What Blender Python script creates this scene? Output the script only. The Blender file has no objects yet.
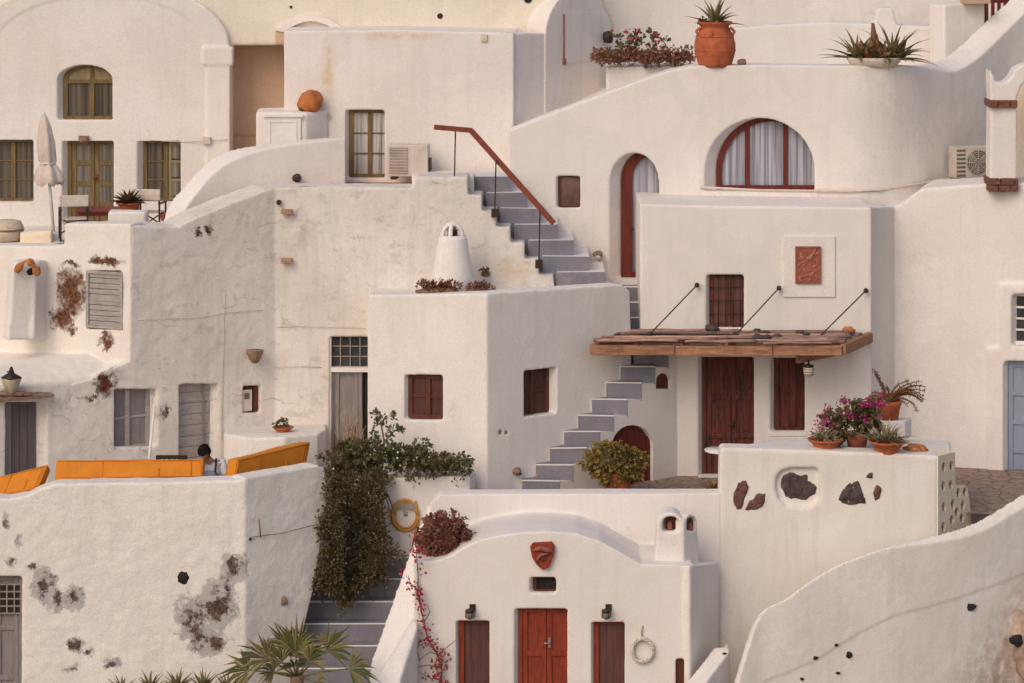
import bpy, bmesh, math, random
from mathutils import Vector, Matrix, noise
from mathutils.geometry import tessellate_polygon
R = math.radians
sc = bpy.context.scene
COL = sc.collection
F, HZ, ZC = 3000.0, -150.0, 18.0          # focal length in pixels, row of the horizon, camera height
rng = random.Random(7)
SH = 1.25                                  # splay of the window reveals

def zat(py, Y): return ZC - (py - HZ) * Y / F
def xat(px, Y): return (px - 512) * Y / F
def at(px, py, Y): return Vector((xat(px, Y), Y, zat(py, Y)))

class Plane:
    """A vertical wall plane through two plan points; (u, z) lie in it, d goes into the wall."""
    def __init__(s, pa, Ya, pb, Yb):
        s.A = Vector((xat(pa, Ya), Ya)); B = Vector((xat(pb, Yb), Yb))
        s.u = (B - s.A).normalized(); s.n = Vector((-s.u.y, s.u.x))
    def uv(s, px, py):
        r = Vector(((px - 512) / F, 1.0))
        det = r.x * (-s.u.y) - r.y * (-s.u.x)
        t = (s.A.x * (-s.u.y) - s.A.y * (-s.u.x)) / det
        k = (r.x * t - s.A.x) * s.u.x + (r.y * t - s.A.y) * s.u.y
        return k, ZC - (py - HZ) * t / F
    def w(s, u, z, d=0.0):
        p = s.A + s.u * u + s.n * d
        return Vector((p.x, p.y, z))
    def at(s, px, py, d=0.0):
        u, z = s.uv(px, py); return s.w(u, z, d)

# ------------------------------------------------------------------ objects
ROOTS = []
def props(o, label=None, cat=None, group=None, kind=None):
    if label: o['label'] = label
    if cat: o['category'] = cat
    if group: o['group'] = group
    if kind: o['kind'] = kind
    return o
def thing(name, label, cat, group=None):
    o = bpy.data.objects.new(name, None); COL.objects.link(o)
    o.empty_display_size = 0.2
    ROOTS.append(o)
    return props(o, label, cat, group)

class MB:
    def __init__(s): s.bm = bmesh.new()
    def face(s, pts, mi=0, smooth=False):
        try:
            f = s.bm.faces.new([s.bm.verts.new(p) for p in pts]); f.material_index = mi; f.smooth = smooth
            return f
        except ValueError: return None
    def hexa(s, b, t, mi=0, tops=None):
        """b, t: four bottom and four top points, same order."""
        vb = [s.bm.verts.new(p) for p in b]; vt = [s.bm.verts.new(p) for p in t]
        n = len(vb)
        fs = [s.bm.faces.new(vb[::-1]), s.bm.faces.new(vt)]
        for i in range(n): fs.append(s.bm.faces.new((vb[i], vb[(i+1) % n], vt[(i+1) % n], vt[i])))
        for f in fs: f.material_index = mi
        if tops is not None: fs[1].material_index = tops
        return fs
    def box(s, p0, p1, mi=0):
        (x0, y0, z0), (x1, y1, z1) = p0, p1
        return s.hexa([(x0,y0,z0),(x1,y0,z0),(x1,y1,z0),(x0,y1,z0)], [(x0,y0,z1),(x1,y0,z1),(x1,y1,z1),(x0,y1,z1)], mi)
    def pbox(s, P, u0, u1, z0, z1, d0, d1, mi=0):
        if u1 < u0: u0, u1 = u1, u0
        if z1 < z0: z0, z1 = z1, z0
        return s.hexa([P.w(u0,z0,d0),P.w(u1,z0,d0),P.w(u1,z0,d1),P.w(u0,z0,d1)], [P.w(u0,z1,d0),P.w(u1,z1,d0),P.w(u1,z1,d1),P.w(u0,z1,d1)], mi)
    def obox(s, c, ax, ay, az, hx, hy, hz, mi=0):
        c = Vector(c); X = Vector(ax).normalized()*hx; Y = Vector(ay).normalized()*hy; Z = Vector(az).normalized()*hz
        return s.hexa([c-X-Y-Z, c+X-Y-Z, c+X+Y-Z, c-X+Y-Z], [c-X-Y+Z, c+X-Y+Z, c+X+Y+Z, c-X+Y+Z], mi)
    def bar(s, a, b, w, h=None, mi=0):
        a, b = Vector(a), Vector(b); h = h or w; d = (b-a)
        L = d.length; d.normalize()
        up = Vector((0,0,1)) if abs(d.z) < 0.95 else Vector((0,1,0))
        X = d.cross(up).normalized(); Z = X.cross(d)
        s.obox((a+b)/2, d, X, Z, L/2, w/2, h/2, mi)
    def tube(s, pts, rad, n=8, mi=0, cap=True):
        pts = [Vector(p) for p in pts]
        if not isinstance(rad, (list, tuple)): rad = [rad]*len(pts)
        rings = []; up = Vector((0.13, 0.31, 0.94)).normalized()
        for i, p in enumerate(pts):
            d = (pts[min(i+1, len(pts)-1)] - pts[max(i-1, 0)])
            if d.length < 1e-9: d = Vector((0,0,1))
            d.normalize()
            Z = d.cross(up)
            if Z.length < 1e-3: Z = d.cross(Vector((1,0,.2)))
            Z.normalize(); X = Z.cross(d); up = X
            rings.append([s.bm.verts.new(p + (X*math.cos(2*math.pi*k/n) + Z*math.sin(2*math.pi*k/n))*rad[i]) for k in range(n)])
        for i in range(len(rings)-1):
            for k in range(n):
                f = s.bm.faces.new((rings[i][k], rings[i][(k+1)%n], rings[i+1][(k+1)%n], rings[i+1][k])); f.smooth = True; f.material_index = mi
        if cap:
            for r in (rings[0], rings[-1][::-1]):
                try: f = s.bm.faces.new(r); f.material_index = mi
                except ValueError: pass
    def lathe(s, c, prof, n=24, mi=0, wob=0.0, sq=1.0):
        c = Vector(c); rings = []
        for r, z in prof:
            ring = []
            for k in range(n):
                a = 2*math.pi*k/n
                rr = max(r, 1e-4) * (1 + wob*noise.noise(Vector((math.cos(a)*1.3, math.sin(a)*1.3, z*2)) + c))
                ring.append(s.bm.verts.new(c + Vector((math.cos(a)*rr, math.sin(a)*rr*sq, z))))
            rings.append(ring)
        for i in range(len(rings)-1):
            for k in range(n):
                f = s.bm.faces.new((rings[i][k], rings[i][(k+1)%n], rings[i+1][(k+1)%n], rings[i+1][k])); f.smooth = True; f.material_index = mi
        for r in (rings[0][::-1], rings[-1]):
            f = s.bm.faces.new(r); f.material_index = mi
    def blob(s, c, r, sub=3, amp=0.2, freq=1.6, mi=0, seed=0, rot=0):
        c = Vector(c); r = Vector(r) if not isinstance(r, (int, float)) else Vector((r,r,r))
        g = bmesh.ops.create_icosphere(s.bm, subdivisions=sub, radius=1.0)
        off = Vector((seed*3.17, seed*1.3, seed*.77)); M = Matrix.Rotation(rot, 3, 'Y')
        for v in g['verts']:
            k = 1 + amp*noise.fractal(v.co*freq + off, 1.0, 2.0, 3)
            p = v.co*k; v.co = c + M @ Vector((p.x*r.x, p.y*r.y, p.z*r.z))
        for v in g['verts']:
            for f in v.link_faces: f.smooth = True; f.material_index = mi
    def wall(s, P, outer, holes=(), thick=0.6, hd=0.3, sh=0.0, px=True, d0=0.0, vox_pad=True):
        """Solid wall with pockets: outline and holes in pixels on plane P. hole = polygon or (polygon, depth, shear)."""
        O = [P.uv(*p) for p in outer] if px else list(outer)
        hs = []
        for h in holes:
            pts, dd, ss = h if (len(h) == 3 and isinstance(h[1], (int, float))) else (h, hd, sh)
            hs.append(([P.uv(*p) for p in pts] if px else list(pts), dd+(.09 if vox_pad else 0), ss*SH))
        polys = [[Vector((u, z, 0)) for u, z in O]] + [[Vector((u, z, 0)) for u, z in h[0]] for h in hs]
        flat = [(v.x, v.y) for pl in polys for v in pl]
        fv = [s.bm.verts.new(P.w(u, z, d0)) for u, z in flat]
        for t in tessellate_polygon(polys):
            try: s.bm.faces.new([fv[i] for i in t])
            except ValueError: pass
        n = len(O)
        bv = [s.bm.verts.new(P.w(u, z, d0+thick)) for u, z in O]
        for i in range(n):
            j = (i+1) % n
            s.bm.faces.new((fv[i], fv[j], bv[j], bv[i]))
        for t in tessellate_polygon([polys[0]]): s.bm.faces.new([bv[i] for i in t])
        k = n
        for pts, dd, ss in hs:
            m = len(pts)
            hb = [s.bm.verts.new(P.w(u + ss*dd, z, d0+dd)) for u, z in pts]
            for i in range(m):
                j = (i+1) % m
                s.bm.faces.new((fv[k+i], fv[k+j], hb[j], hb[i]))
            for t in tessellate_polygon([[Vector((u, z, 0)) for u, z in pts]]): s.bm.faces.new([hb[i] for i in t])
            k += m
    def poly(s, P, uvs, d0, d1, mi=0):
        """Prism of a (u, z) polygon between depths d0 and d1 on plane P."""
        a = [s.bm.verts.new(P.w(u, z, d0)) for u, z in uvs]; b = [s.bm.verts.new(P.w(u, z, d1)) for u, z in uvs]
        n = len(uvs)
        for i in range(n):
            f = s.bm.faces.new((a[i], a[(i+1)%n], b[(i+1)%n], b[i])); f.material_index = mi
        for t in tessellate_polygon([[Vector((u, z, 0)) for u, z in uvs]]):
            for q in (a, b):
                try: f = s.bm.faces.new([q[i] for i in t]); f.material_index = mi
                except ValueError: pass
    def ring(s, P, outer, inner, d0, d1, mi=0, closed=True):
        n = len(outer)
        V = [[s.bm.verts.new(P.w(u, z, d)) for u, z in q] for q in (outer, inner) for d in (d0, d1)]
        o0, o1, i0, i1 = V
        for i in range(n if closed else n-1):
            j = (i+1) % n
            for q in ((o0[i], o0[j], i0[j], i0[i]), (o1[i], i1[i], i1[j], o1[j]), (o0[i], o1[i], o1[j], o0[j]), (i0[i], i0[j], i1[j], i1[i])):
                f = s.bm.faces.new(q); f.material_index = mi
    def top(s, pts, z0, mi=0):
        """Solid whose top polygon is given as (px, py, Y) and whose walls drop to z0."""
        t = [at(*p) for p in pts]
        vt = [s.bm.verts.new(p) for p in t]; vb = [s.bm.verts.new((p.x, p.y, z0)) for p in t]
        n = len(t)
        for i in range(n): s.bm.faces.new((vb[i], vb[(i+1)%n], vt[(i+1)%n], vt[i]))
        tri = tessellate_polygon([[Vector((p.x, p.y, 0)) for p in t]])
        for a in tri:
            s.bm.faces.new([vt[i] for i in a]); s.bm.faces.new([vb[i] for i in a])
    def sweep(s, pts, thick, slope=0.0):
        """Curved wall: pts = (px, py_top, py_bottom, Y); slope lowers the front edge of its top (in pixels)."""
        V = []
        sl = list(slope) if isinstance(slope, (list, tuple)) else [slope]*len(pts)
        full = [tuple(p)+(q,) for p, q in zip(pts, sl)]; dense = []
        for i in range(len(full)-1):
            a, b, c, d = full[max(i-1, 0)], full[i], full[i+1], full[min(i+2, len(full)-1)]
            for k in range(4):
                t = k/4; dense.append(tuple(.5*(2*q+(r-p)*t+(2*p-5*q+4*r-w)*t*t+(3*q-p-3*r+w)*t**3) for p, q, r, w in zip(a, b, c, d)))
        dense.append(full[-1]); pts = [q[:4] for q in dense]; slope = [q[4] for q in dense]
        P3 = [(at(a, b, y), at(a, c, y)) for a, b, c, y in pts]
        m = len(pts)
        for i in range(m):
            p, q = P3[max(i-1, 0)][0], P3[min(i+1, m-1)][0]
            d = Vector((q.x-p.x, q.y-p.y)).normalized(); nn = Vector((-d.y, d.x, 0))*thick
            t, b = P3[i]; lo = slope[i] if isinstance(slope, (list, tuple)) else slope
            dz = lo*pts[i][3]/F
            V.append([s.bm.verts.new(v) for v in (b, t - Vector((0,0,dz)), t + nn, b + nn)])
        for i in range(m-1):
            for k in range(4):
                s.bm.faces.new((V[i][k], V[i+1][k], V[i+1][(k+1)%4], V[i][(k+1)%4]))
        s.bm.faces.new(V[0]); s.bm.faces.new(V[-1][::-1])
    def build(s, name, mat, parent=None, vox=0.0, disp=0.0, bevel=0.0, smooth=False, label=None):
        bmesh.ops.recalc_face_normals(s.bm, faces=s.bm.faces)
        me = bpy.data.meshes.new(name); s.bm.to_mesh(me); s.bm.free()
        if smooth:
            for p in me.polygons: p.use_smooth = True
        for m in (mat if isinstance(mat, (list, tuple)) else [mat]): me.materials.append(m)
        o = bpy.data.objects.new(name, me); COL.objects.link(o)
        if parent: o.parent = parent
        if vox:
            r = o.modifiers.new('fuse', 'REMESH'); r.mode = 'VOXEL'; r.voxel_size = vox; r.use_smooth_shade = True
            m = o.modifiers.new('soften', 'SMOOTH'); m.factor = 0.5; m.iterations = 1
            if disp:
                for tx, k in ((TEX_BIG, .7), (TEX_SMALL, .45)):
                    d = o.modifiers.new('hand_plastered', 'DISPLACE'); d.texture = tx; d.strength = disp*k; d.mid_level = 0.5; d.texture_coords = 'GLOBAL'
        if bevel:
            b = o.modifiers.new('worn_edge', 'BEVEL'); b.width = bevel; b.segments = 2; b.limit_method = 'ANGLE'
        if label: o['label'] = label
        return o

TEX_BIG = bpy.data.textures.new('plaster_swell', 'CLOUDS'); TEX_BIG.noise_scale = 0.9; TEX_BIG.noise_depth = 2
TEX_SMALL = bpy.data.textures.new('plaster_lumps', 'CLOUDS'); TEX_SMALL.noise_scale = 0.22; TEX_SMALL.noise_depth = 1

def rect(x0, y0, x1, y1): return [(x0, y0), (x1, y0), (x1, y1), (x0, y1)]
def archpx(x0, x1, ytop, yspring, ybot, n=14):
    cx, a = (x0+x1)/2, (x1-x0)/2
    return [(x0, ybot)] + [(cx - a*math.cos(math.pi*k/n), yspring - (yspring-ytop)*math.sin(math.pi*k/n)) for k in range(n+1)] + [(x1, ybot)]
def archuv(u0, u1, ztop, zs, z0, n=14):
    c, a = (u0+u1)/2, (u1-u0)/2
    return [(u0, z0)] + [(c - a*math.cos(math.pi*k/n), zs + (ztop-zs)*math.sin(math.pi*k/n)) for k in range(n+1)] + [(u1, z0)]

# ------------------------------------------------------------------ materials
class N:
    def __init__(s, name):
        s.m = bpy.data.materials.new(name); s.m.use_nodes = True; s.t = s.m.node_tree
        s.b = s.t.nodes['Principled BSDF']; s.b.inputs['Roughness'].default_value = 0.9
        s.b.inputs['Specular IOR Level'].default_value = 0.25
    def n(s, typ, **kw):
        nd = s.t.nodes.new(typ)
        for k, v in kw.items(): setattr(nd, k, v)
        return nd
    def l(s, a, b): s.t.links.new(a, b)
    def noise(s, vec, scale, detail=4, rough=.55, dist=0):
        nd = s.n('ShaderNodeTexNoise'); nd.inputs['Scale'].default_value = scale; nd.inputs['Detail'].default_value = detail
        nd.inputs['Roughness'].default_value = rough; nd.inputs['Distortion'].default_value = dist
        if vec: s.l(vec, nd.inputs['Vector'])
        return nd.outputs['Fac']
    def math(s, op, a, b=None, c=None, clamp=False):
        nd = s.n('ShaderNodeMath', operation=op); nd.use_clamp = clamp
        for i, x in enumerate((a, b, c)):
            if x is None: continue
            if isinstance(x, (int, float)): nd.inputs[i].default_value = x
            else: s.l(x, nd.inputs[i])
        return nd.outputs[0]
    def ramp(s, fac, stops, interp='LINEAR'):
        nd = s.n('ShaderNodeValToRGB'); cr = nd.color_ramp; cr.interpolation = interp
        while len(cr.elements) < len(stops): cr.elements.new(.5)
        for e, (p, c) in zip(cr.elements, stops):
            e.position = p; e.color = (c, c, c, 1) if isinstance(c, (int, float)) else (*c, 1)
        s.l(fac, nd.inputs[0]); return nd.outputs[0]
    def mix(s, fac, a, b, mode='MIX'):
        nd = s.n('ShaderNodeMix', data_type='RGBA', blend_type=mode)
        for i, x in ((0, fac), (6, a), (7, b)):
            if isinstance(x, (int, float)): nd.inputs[i].default_value = x if i == 0 else (x, x, x, 1)
            elif isinstance(x, tuple): nd.inputs[i].default_value = (*x, 1)
            else: s.l(x, nd.inputs[i])
        return nd.outputs[2]
    def map(s, vec, scale):
        nd = s.n('ShaderNodeMapping'); nd.inputs['Scale'].default_value = scale; s.l(vec, nd.inputs['Vector']); return nd.outputs[0]
    def pos(s): return s.n('ShaderNodeNewGeometry').outputs['Position']
    def bump(s, h, strength, dist=0.02, normal=None):
        nd = s.n('ShaderNodeBump'); nd.inputs['Strength'].default_value = strength; nd.inputs['Distance'].default_value = dist
        s.l(h, nd.inputs['Height'])
        if normal: s.l(normal, nd.inputs['Normal'])
        return nd.outputs[0]
    def color(s, c): s.l(c, s.b.inputs['Base Color'])
    def normal(s, c): s.l(c, s.b.inputs['Normal'])

WHITE = (0.81, 0.752, 0.71)
def plaster(name, col=WHITE, rough=1.0, dirt=0.5, patches=(), stains=(), core=(0.10, 0.038, 0.022), edge=(0.42, 0.385, 0.37), coregain=1.0, scratch=0.0, streak=1.0):
    """Limewashed plaster; patches = (px, py, Y, half width px, half height px) where the coat has fallen off."""
    m = N(name); p = m.pos()
    dark = tuple(c*k for c, k in zip(col, (.86, .835, .80)))
    big = m.ramp(m.noise(p, 0.7, 5), [(.36, 0.0), (.68, 1.0)])
    c = m.mix(m.math('MULTIPLY', big, .55*dirt), col, dark)
    st = m.ramp(m.noise(m.map(p, (5, 5, .45)), 1.0, 5, .6), [(.50, 0.0), (.78, 1.0)])
    c = m.mix(m.math('MULTIPLY', st, .30*dirt*streak), c, tuple(k*.72 for k in dark))
    sp = m.ramp(m.noise(p, 9, 6, .7), [(.56, 0.0), (.74, 1.0)])
    c = m.mix(m.math('MULTIPLY', sp, .22*dirt), c, tuple(k*.66 for k in dark))
    lay = m.ramp(m.noise(p, .55, 7, .6, .4), [(.488, 0.0), (.512, 1.0)])
    c = m.mix(m.math('MULTIPLY', lay, .20), c, tuple(k*.80 for k in col))
    drip = m.ramp(m.noise(m.map(p, (14, 14, .6)), 1.0, 4, .6), [(.62, 0.0), (.74, 1.0)])
    c = m.mix(m.math('MULTIPLY', m.math('MULTIPLY', drip, m.ramp(m.noise(p, .8, 3), [(.5, 0.0), (.65, 1.0)])), .22*dirt), c, (.42, .36, .30))
    vh = m.n('ShaderNodeTexVoronoi', feature='DISTANCE_TO_EDGE'); vh.inputs['Scale'].default_value = .42
    qh = m.n('ShaderNodeVectorMath', operation='ADD'); m.l(p, qh.inputs[0])
    nh = m.n('ShaderNodeTexNoise'); nh.inputs['Scale'].default_value = 3.0; nh.inputs['Detail'].default_value = 6; m.l(p, nh.inputs['Vector'])
    sh_ = m.n('ShaderNodeVectorMath', operation='SCALE'); sh_.inputs['Scale'].default_value = .9; m.l(nh.outputs['Color'], sh_.inputs[0]); m.l(sh_.outputs[0], qh.inputs[1]); m.l(qh.outputs[0], vh.inputs['Vector'])
    hair = m.math('MULTIPLY', m.ramp(vh.outputs['Distance'], [(.0, 1.0), (.006, 0.0)]), m.ramp(m.noise(p, .6, 2), [(.55, 0.0), (.62, 1.0)]))
    c = m.mix(m.math('MULTIPLY', hair, .22), c, (.40, .34, .30))
    fine = m.ramp(m.noise(p, 45, 3, .7), [(.3, .86), (.7, 1.07)])
    c = m.mix(1.0, c, fine, 'MULTIPLY')
    if scratch:
        w = m.ramp(m.noise(m.map(p, (1, 1, 1.6)), 2.4, 8, .72), [(.55, 0.0), (.63, 1.0)])
        c = m.mix(m.math('MULTIPLY', w, scratch), c, (.36, .31, .28))
        vo = m.n('ShaderNodeTexVoronoi', feature='DISTANCE_TO_EDGE'); vo.inputs['Scale'].default_value = .55
        q = m.n('ShaderNodeVectorMath', operation='ADD'); m.l(p, q.inputs[0])
        nz = m.n('ShaderNodeTexNoise'); nz.inputs['Scale'].default_value = 2.2; m.l(p, nz.inputs['Vector']); 
        sm = m.n('ShaderNodeVectorMath', operation='SCALE'); sm.inputs['Scale'].default_value = .8; m.l(nz.outputs['Color'], sm.inputs[0])
        m.l(sm.outputs[0], q.inputs[1]); m.l(q.outputs[0], vo.inputs['Vector'])
        cr = m.ramp(vo.outputs['Distance'], [(.0, 1.0), (.010, 0.0)])
        gate = m.ramp(m.noise(p, .9, 2), [(.5, 0.0), (.6, 1.0)])
        c = m.mix(m.math('MULTIPLY', m.math('MULTIPLY', cr, gate), .55), c, (.25, .21, .19))
    for (px, py, Y, rx, rz, sc_) in stains:          # rust and damp marks in the limewash
        v = m.n('ShaderNodeVectorMath', operation='SUBTRACT'); m.l(p, v.inputs[0]); v.inputs[1].default_value = at(px, py, Y)
        k = m.n('ShaderNodeVectorMath', operation='MULTIPLY'); m.l(v.outputs[0], k.inputs[0]); k.inputs[1].default_value = (F/Y/rx, .25, F/Y/rz)
        ln = m.n('ShaderNodeVectorMath', operation='LENGTH'); m.l(k.outputs[0], ln.inputs[0])
        a = m.ramp(ln.outputs['Value'], [(.2, 1.0), (1.0, 0.0)])
        a = m.math('MULTIPLY', a, m.ramp(m.noise(p, 4.5, 6, .65), [(.35, 0.0), (.62, 1.0)]))
        c = m.mix(m.math('MULTIPLY', a, .75), c, sc_)
    h = m.math('ADD', m.math('MULTIPLY', m.noise(p, 7.5, 6, .62), .9), m.math('MULTIPLY', m.noise(p, 30, 3, .6), .4))
    if patches:
        nz = m.n('ShaderNodeTexNoise'); nz.inputs['Scale'].default_value = 4.2; nz.inputs['Detail'].default_value = 11; nz.inputs['Roughness'].default_value = .78
        m.l(p, nz.inputs['Vector'])
        sub = m.n('ShaderNodeVectorMath', operation='SUBTRACT'); m.l(nz.outputs['Color'], sub.inputs[0]); sub.inputs[1].default_value = (.5, .5, .5)
        scl = m.n('ShaderNodeVectorMath', operation='SCALE'); scl.inputs['Scale'].default_value = .55; m.l(sub.outputs[0], scl.inputs[0])
        wp = m.n('ShaderNodeVectorMath', operation='ADD'); m.l(p, wp.inputs[0]); m.l(scl.outputs[0], wp.inputs[1])
        best = None
        for (px, py, Y, rx, rz) in patches:
            v = m.n('ShaderNodeVectorMath', operation='SUBTRACT'); m.l(wp.outputs[0], v.inputs[0]); v.inputs[1].default_value = at(px, py, Y)
            k = m.n('ShaderNodeVectorMath', operation='MULTIPLY'); m.l(v.outputs[0], k.inputs[0]); k.inputs[1].default_value = (F/Y/rx, .4, F/Y/rz)
            ln = m.n('ShaderNodeVectorMath', operation='LENGTH'); m.l(k.outputs[0], ln.inputs[0])
            best = ln.outputs['Value'] if best is None else m.math('MINIMUM', best, ln.outputs['Value'])
        holes = m.noise(p, 5.5, 6, .7)
        d1 = m.math('ADD', best, m.math('MULTIPLY', m.math('SUBTRACT', holes, .5), 1.8))
        me = m.ramp(d1, [(.80, 1.0), (1.10, 0.0)])
        d2 = m.math('ADD', best, m.math('MULTIPLY', m.math('SUBTRACT', m.noise(p, 3.2, 12, .78), .5), 4.0))
        mc = m.ramp(m.math('MULTIPLY', d2, .5/coregain), [(.26, 1.0), (.56, 0.0)])
        ec = m.mix(m.noise(p, 14, 5, .7), tuple(k*.6 for k in edge), tuple(k*1.35 for k in edge))
        cc = m.mix(m.ramp(m.noise(p, 16, 5, .75), [(.38, 0.0), (.66, 1.0)]), tuple(k*.45 for k in core), tuple(k*2.0 for k in core))
        c = m.mix(me, c, ec); c = m.mix(m.math('MULTIPLY', mc, me), c, cc)
        h = m.math('SUBTRACT', h, m.math('MULTIPLY', me, 1.2))
        h = m.math('ADD', h, m.math('MULTIPLY', m.math('MULTIPLY', me, m.noise(p, 22, 5, .8)), 1.6))
    m.color(c); m.normal(m.bump(h, .13*rough, .05))
    m.b.inputs['Roughness'].default_value = .95; m.b.inputs['Specular IOR Level'].default_value = .12
    return m.m

def wood(name, col, var=.5, worn=None, wornamt=.4, rough=.7, scale=(14, 14, 1.2)):
    m = N(name); p = m.pos()
    g = m.noise(m.map(p, scale), 1.6, 6, .65)
    c = m.mix(m.ramp(g, [(.3, 0.0), (.7, 1.0)]), tuple(k*(1-var) for k in col), tuple(min(1, k*(1+var)) for k in col))
    if worn:
        w = m.ramp(m.noise(m.map(p, (7, 7, 2.2)), 1.3, 6, .7), [(.52, 0.0), (.66, 1.0)])
        c = m.mix(m.math('MULTIPLY', w, wornamt), c, worn)
    m.color(c); m.normal(m.bump(g, .4, .01)); m.b.inputs['Roughness'].default_value = rough
    return m.m
def flat(name, col, rough=.6, metal=0.0, var=.15, scale=8, bump=.15, spec=.3):
    m = N(name); p = m.pos()
    g = m.noise(p, scale, 5, .6)
    c = m.mix(m.ramp(g, [(.3, 0.0), (.7, 1.0)]), tuple(k*(1-var) for k in col), tuple(min(1, k*(1+var)) for k in col))
    c = m.mix(m.ramp(m.noise(p, 2.1, 6, .65), [(.5, 0.0), (.75, .35)]), c, tuple(k*.6+.03 for k in col)); m.color(c)
    if bump: m.normal(m.bump(m.noise(p, scale*5, 3), bump, .01))
    m.b.inputs['Roughness'].default_value = rough; m.b.inputs['Metallic'].default_value = metal; m.b.inputs['Specular IOR Level'].default_value = spec
    return m.m
def leafmat(name, cols, rough=.55, trans=.0):
    m = N(name); g = m.n('ShaderNodeNewGeometry')
    n = len(cols)
    c = m.ramp(g.outputs['Random Per Island'], [((i+.5)/n, k) for i, k in enumerate(cols)])
    c = m.mix(m.ramp(m.noise(g.outputs['Position'], 3.0, 3), [(.4, 0.0), (.75, .45)]), c, tuple(k*.6 for k in cols[0]))
    c = m.mix(m.ramp(m.noise(g.outputs['Position'], 1.3, 4, .6), [(.48, 0.0), (.68, .5)]), c, (.15, .095, .05))
    m.color(c); m.b.inputs['Roughness'].default_value = rough
    return m.m
def stone(name, col, var=.5, scale=9):
    m = N(name); p = m.pos(); g = m.noise(p, scale, 7, .7)
    m.color(m.mix(m.ramp(g, [(.32, 0.0), (.68, 1.0)]), tuple(k*(1-var) for k in col), tuple(k*(1+var) for k in col)))
    m.normal(m.bump(m.noise(p, scale*2.5, 6, .75), .7, .03)); return m.m
def glass(name, col=(.03, .032, .035), rough=.08, curtain=None):
    m = N(name); p = m.pos()
    if curtain:
        wv = m.noise(m.map(p, (11, 11, .2)), 1.4, 4, .6)
        c = m.mix(m.ramp(wv, [(.36, 0.0), (.62, 1.0)]), tuple(k*.42 for k in curtain), tuple(k*1.15 for k in curtain))  # streaks paint the shading of curtain folds into the colour
    else:
        c = m.mix(m.ramp(m.noise(p, 2.2, 3), [(.35, 0.0), (.7, 1.0)]), col, tuple(k*2.4 for k in col))
    m.color(c); m.b.inputs['Roughness'].default_value = rough; m.b.inputs['Specular IOR Level'].default_value = .5
    return m.m

M = {}
M['w'] = plaster('white_limewash', dirt=.7)
M['w_old'] = plaster('weathered_limewash', (.80, .748, .695), dirt=1.2)
M['w_beige'] = plaster('beige_limewash', (.80, .725, .625), dirt=.9)
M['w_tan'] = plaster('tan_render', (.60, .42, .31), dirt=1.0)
M['w_cream'] = plaster('cream_limewash', (.88, .74, .56), dirt=.4)
M['w_stair'] = plaster('step_limewash', (.74, .71, .70), dirt=.6)
M['grey'] = plaster('grey_step_paint', (.238, .228, .270), dirt=1.4, rough=.8, scratch=.35)
M['ochre'] = wood('ochre_painted_wood', (.175, .118, .05), .4, (.075, .052, .03), .6)
M['ochre_light'] = wood('faded_ochre_wood', (.26, .20, .11), .3, (.2, .14, .08), .4)
M['redwood'] = wood('oxblood_painted_wood', (.125, .024, .016), .35, (.10, .022, .015), .5)
M['reddoor'] = wood('red_varnished_wood', (.24, .040, .018), .4, (.12, .022, .014), .55)
M['redshut'] = wood('dull_maroon_wood', (.115, .048, .042), .3, (.07, .04, .036), .6)
M['oldred'] = wood('peeling_dark_red_wood', (.115, .032, .024), .6, (.022, .020, .022), 1.0, scale=(12, 12, 1.0))
M['brownwin'] = wood('dark_red_brown_wood', (.115, .034, .022), .35, (.07, .024, .018), .5)
M['blue'] = wood('blue_grey_painted_wood', (.25, .285, .37), .12)
M['greydoor'] = wood('grey_painted_wood', (.235, .205, .205), .2, (.16, .135, .13), .5)
M['shutter'] = wood('weathered_grey_shutter', (.36, .32, .305), .22, (.24, .2, .18), .5, scale=(2, 2, 14))
M['beam'] = wood('warm_timber', (.33, .165, .095), .5, (.14, .075, .05), .5, scale=(1.5, 14, 14))
M['cane'] = wood('bleached_timber', (.34, .225, .18), .55, (.13, .08, .065), .5, scale=(1.5, 16, 16))
_m = M['cane']; _t = _m.node_tree; _oi = _t.nodes.new('ShaderNodeObjectInfo'); _mx = _t.nodes.new('ShaderNodeMix'); _mx.data_type = 'RGBA'; _mx.blend_type = 'MULTIPLY'; _mx.inputs[0].default_value = 1
_rp = _t.nodes.new('ShaderNodeValToRGB'); _rp.color_ramp.elements[0].color = (.45, .42, .42, 1); _rp.color_ramp.elements[1].color = (1.35, 1.25, 1.2, 1)
_src = _t.nodes['Principled BSDF'].inputs['Base Color'].links[0].from_socket
_t.links.new(_oi.outputs['Random'], _rp.inputs[0]); _t.links.new(_src, _mx.inputs[6]); _t.links.new(_rp.outputs[0], _mx.inputs[7]); _t.links.new(_mx.outputs[2], _t.nodes['Principled BSDF'].inputs['Base Color'])
M['dark'] = flat('shadowed_interior', (.022, .018, .017), .9, var=.3)  # near-black, mostly standing in for shade inside holes and gaps
M['glass'] = glass('window_glass')
M['glass_grey'] = glass('dusty_glass', (.06, .055, .055), .2)
M['glass_lace'] = glass('glass_with_lace', curtain=(.21, .185, .15), rough=.25)
M['glass_white'] = glass('glass_with_white_lace', curtain=(.46, .44, .42), rough=.25)
M['panel'] = wood('dark_brown_panel', (.085, .036, .03), .4, (.04, .03, .03), .6)
M['glass_olive'] = glass('smoky_glass', curtain=(.13, .108, .082), rough=.2)
M['darkdoor'] = wood('dark_grey_painted_wood', (.12, .10, .10), .25)
M['glass_curtain'] = glass('glass_with_curtain', curtain=(.42, .42, .49), rough=.2)
M['terra'] = flat('terracotta', (.40, .105, .042), .8, var=.3, scale=6)
M['terra_dull'] = flat('dull_terracotta', (.30, .095, .062), .85, var=.3, scale=7)
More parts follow.
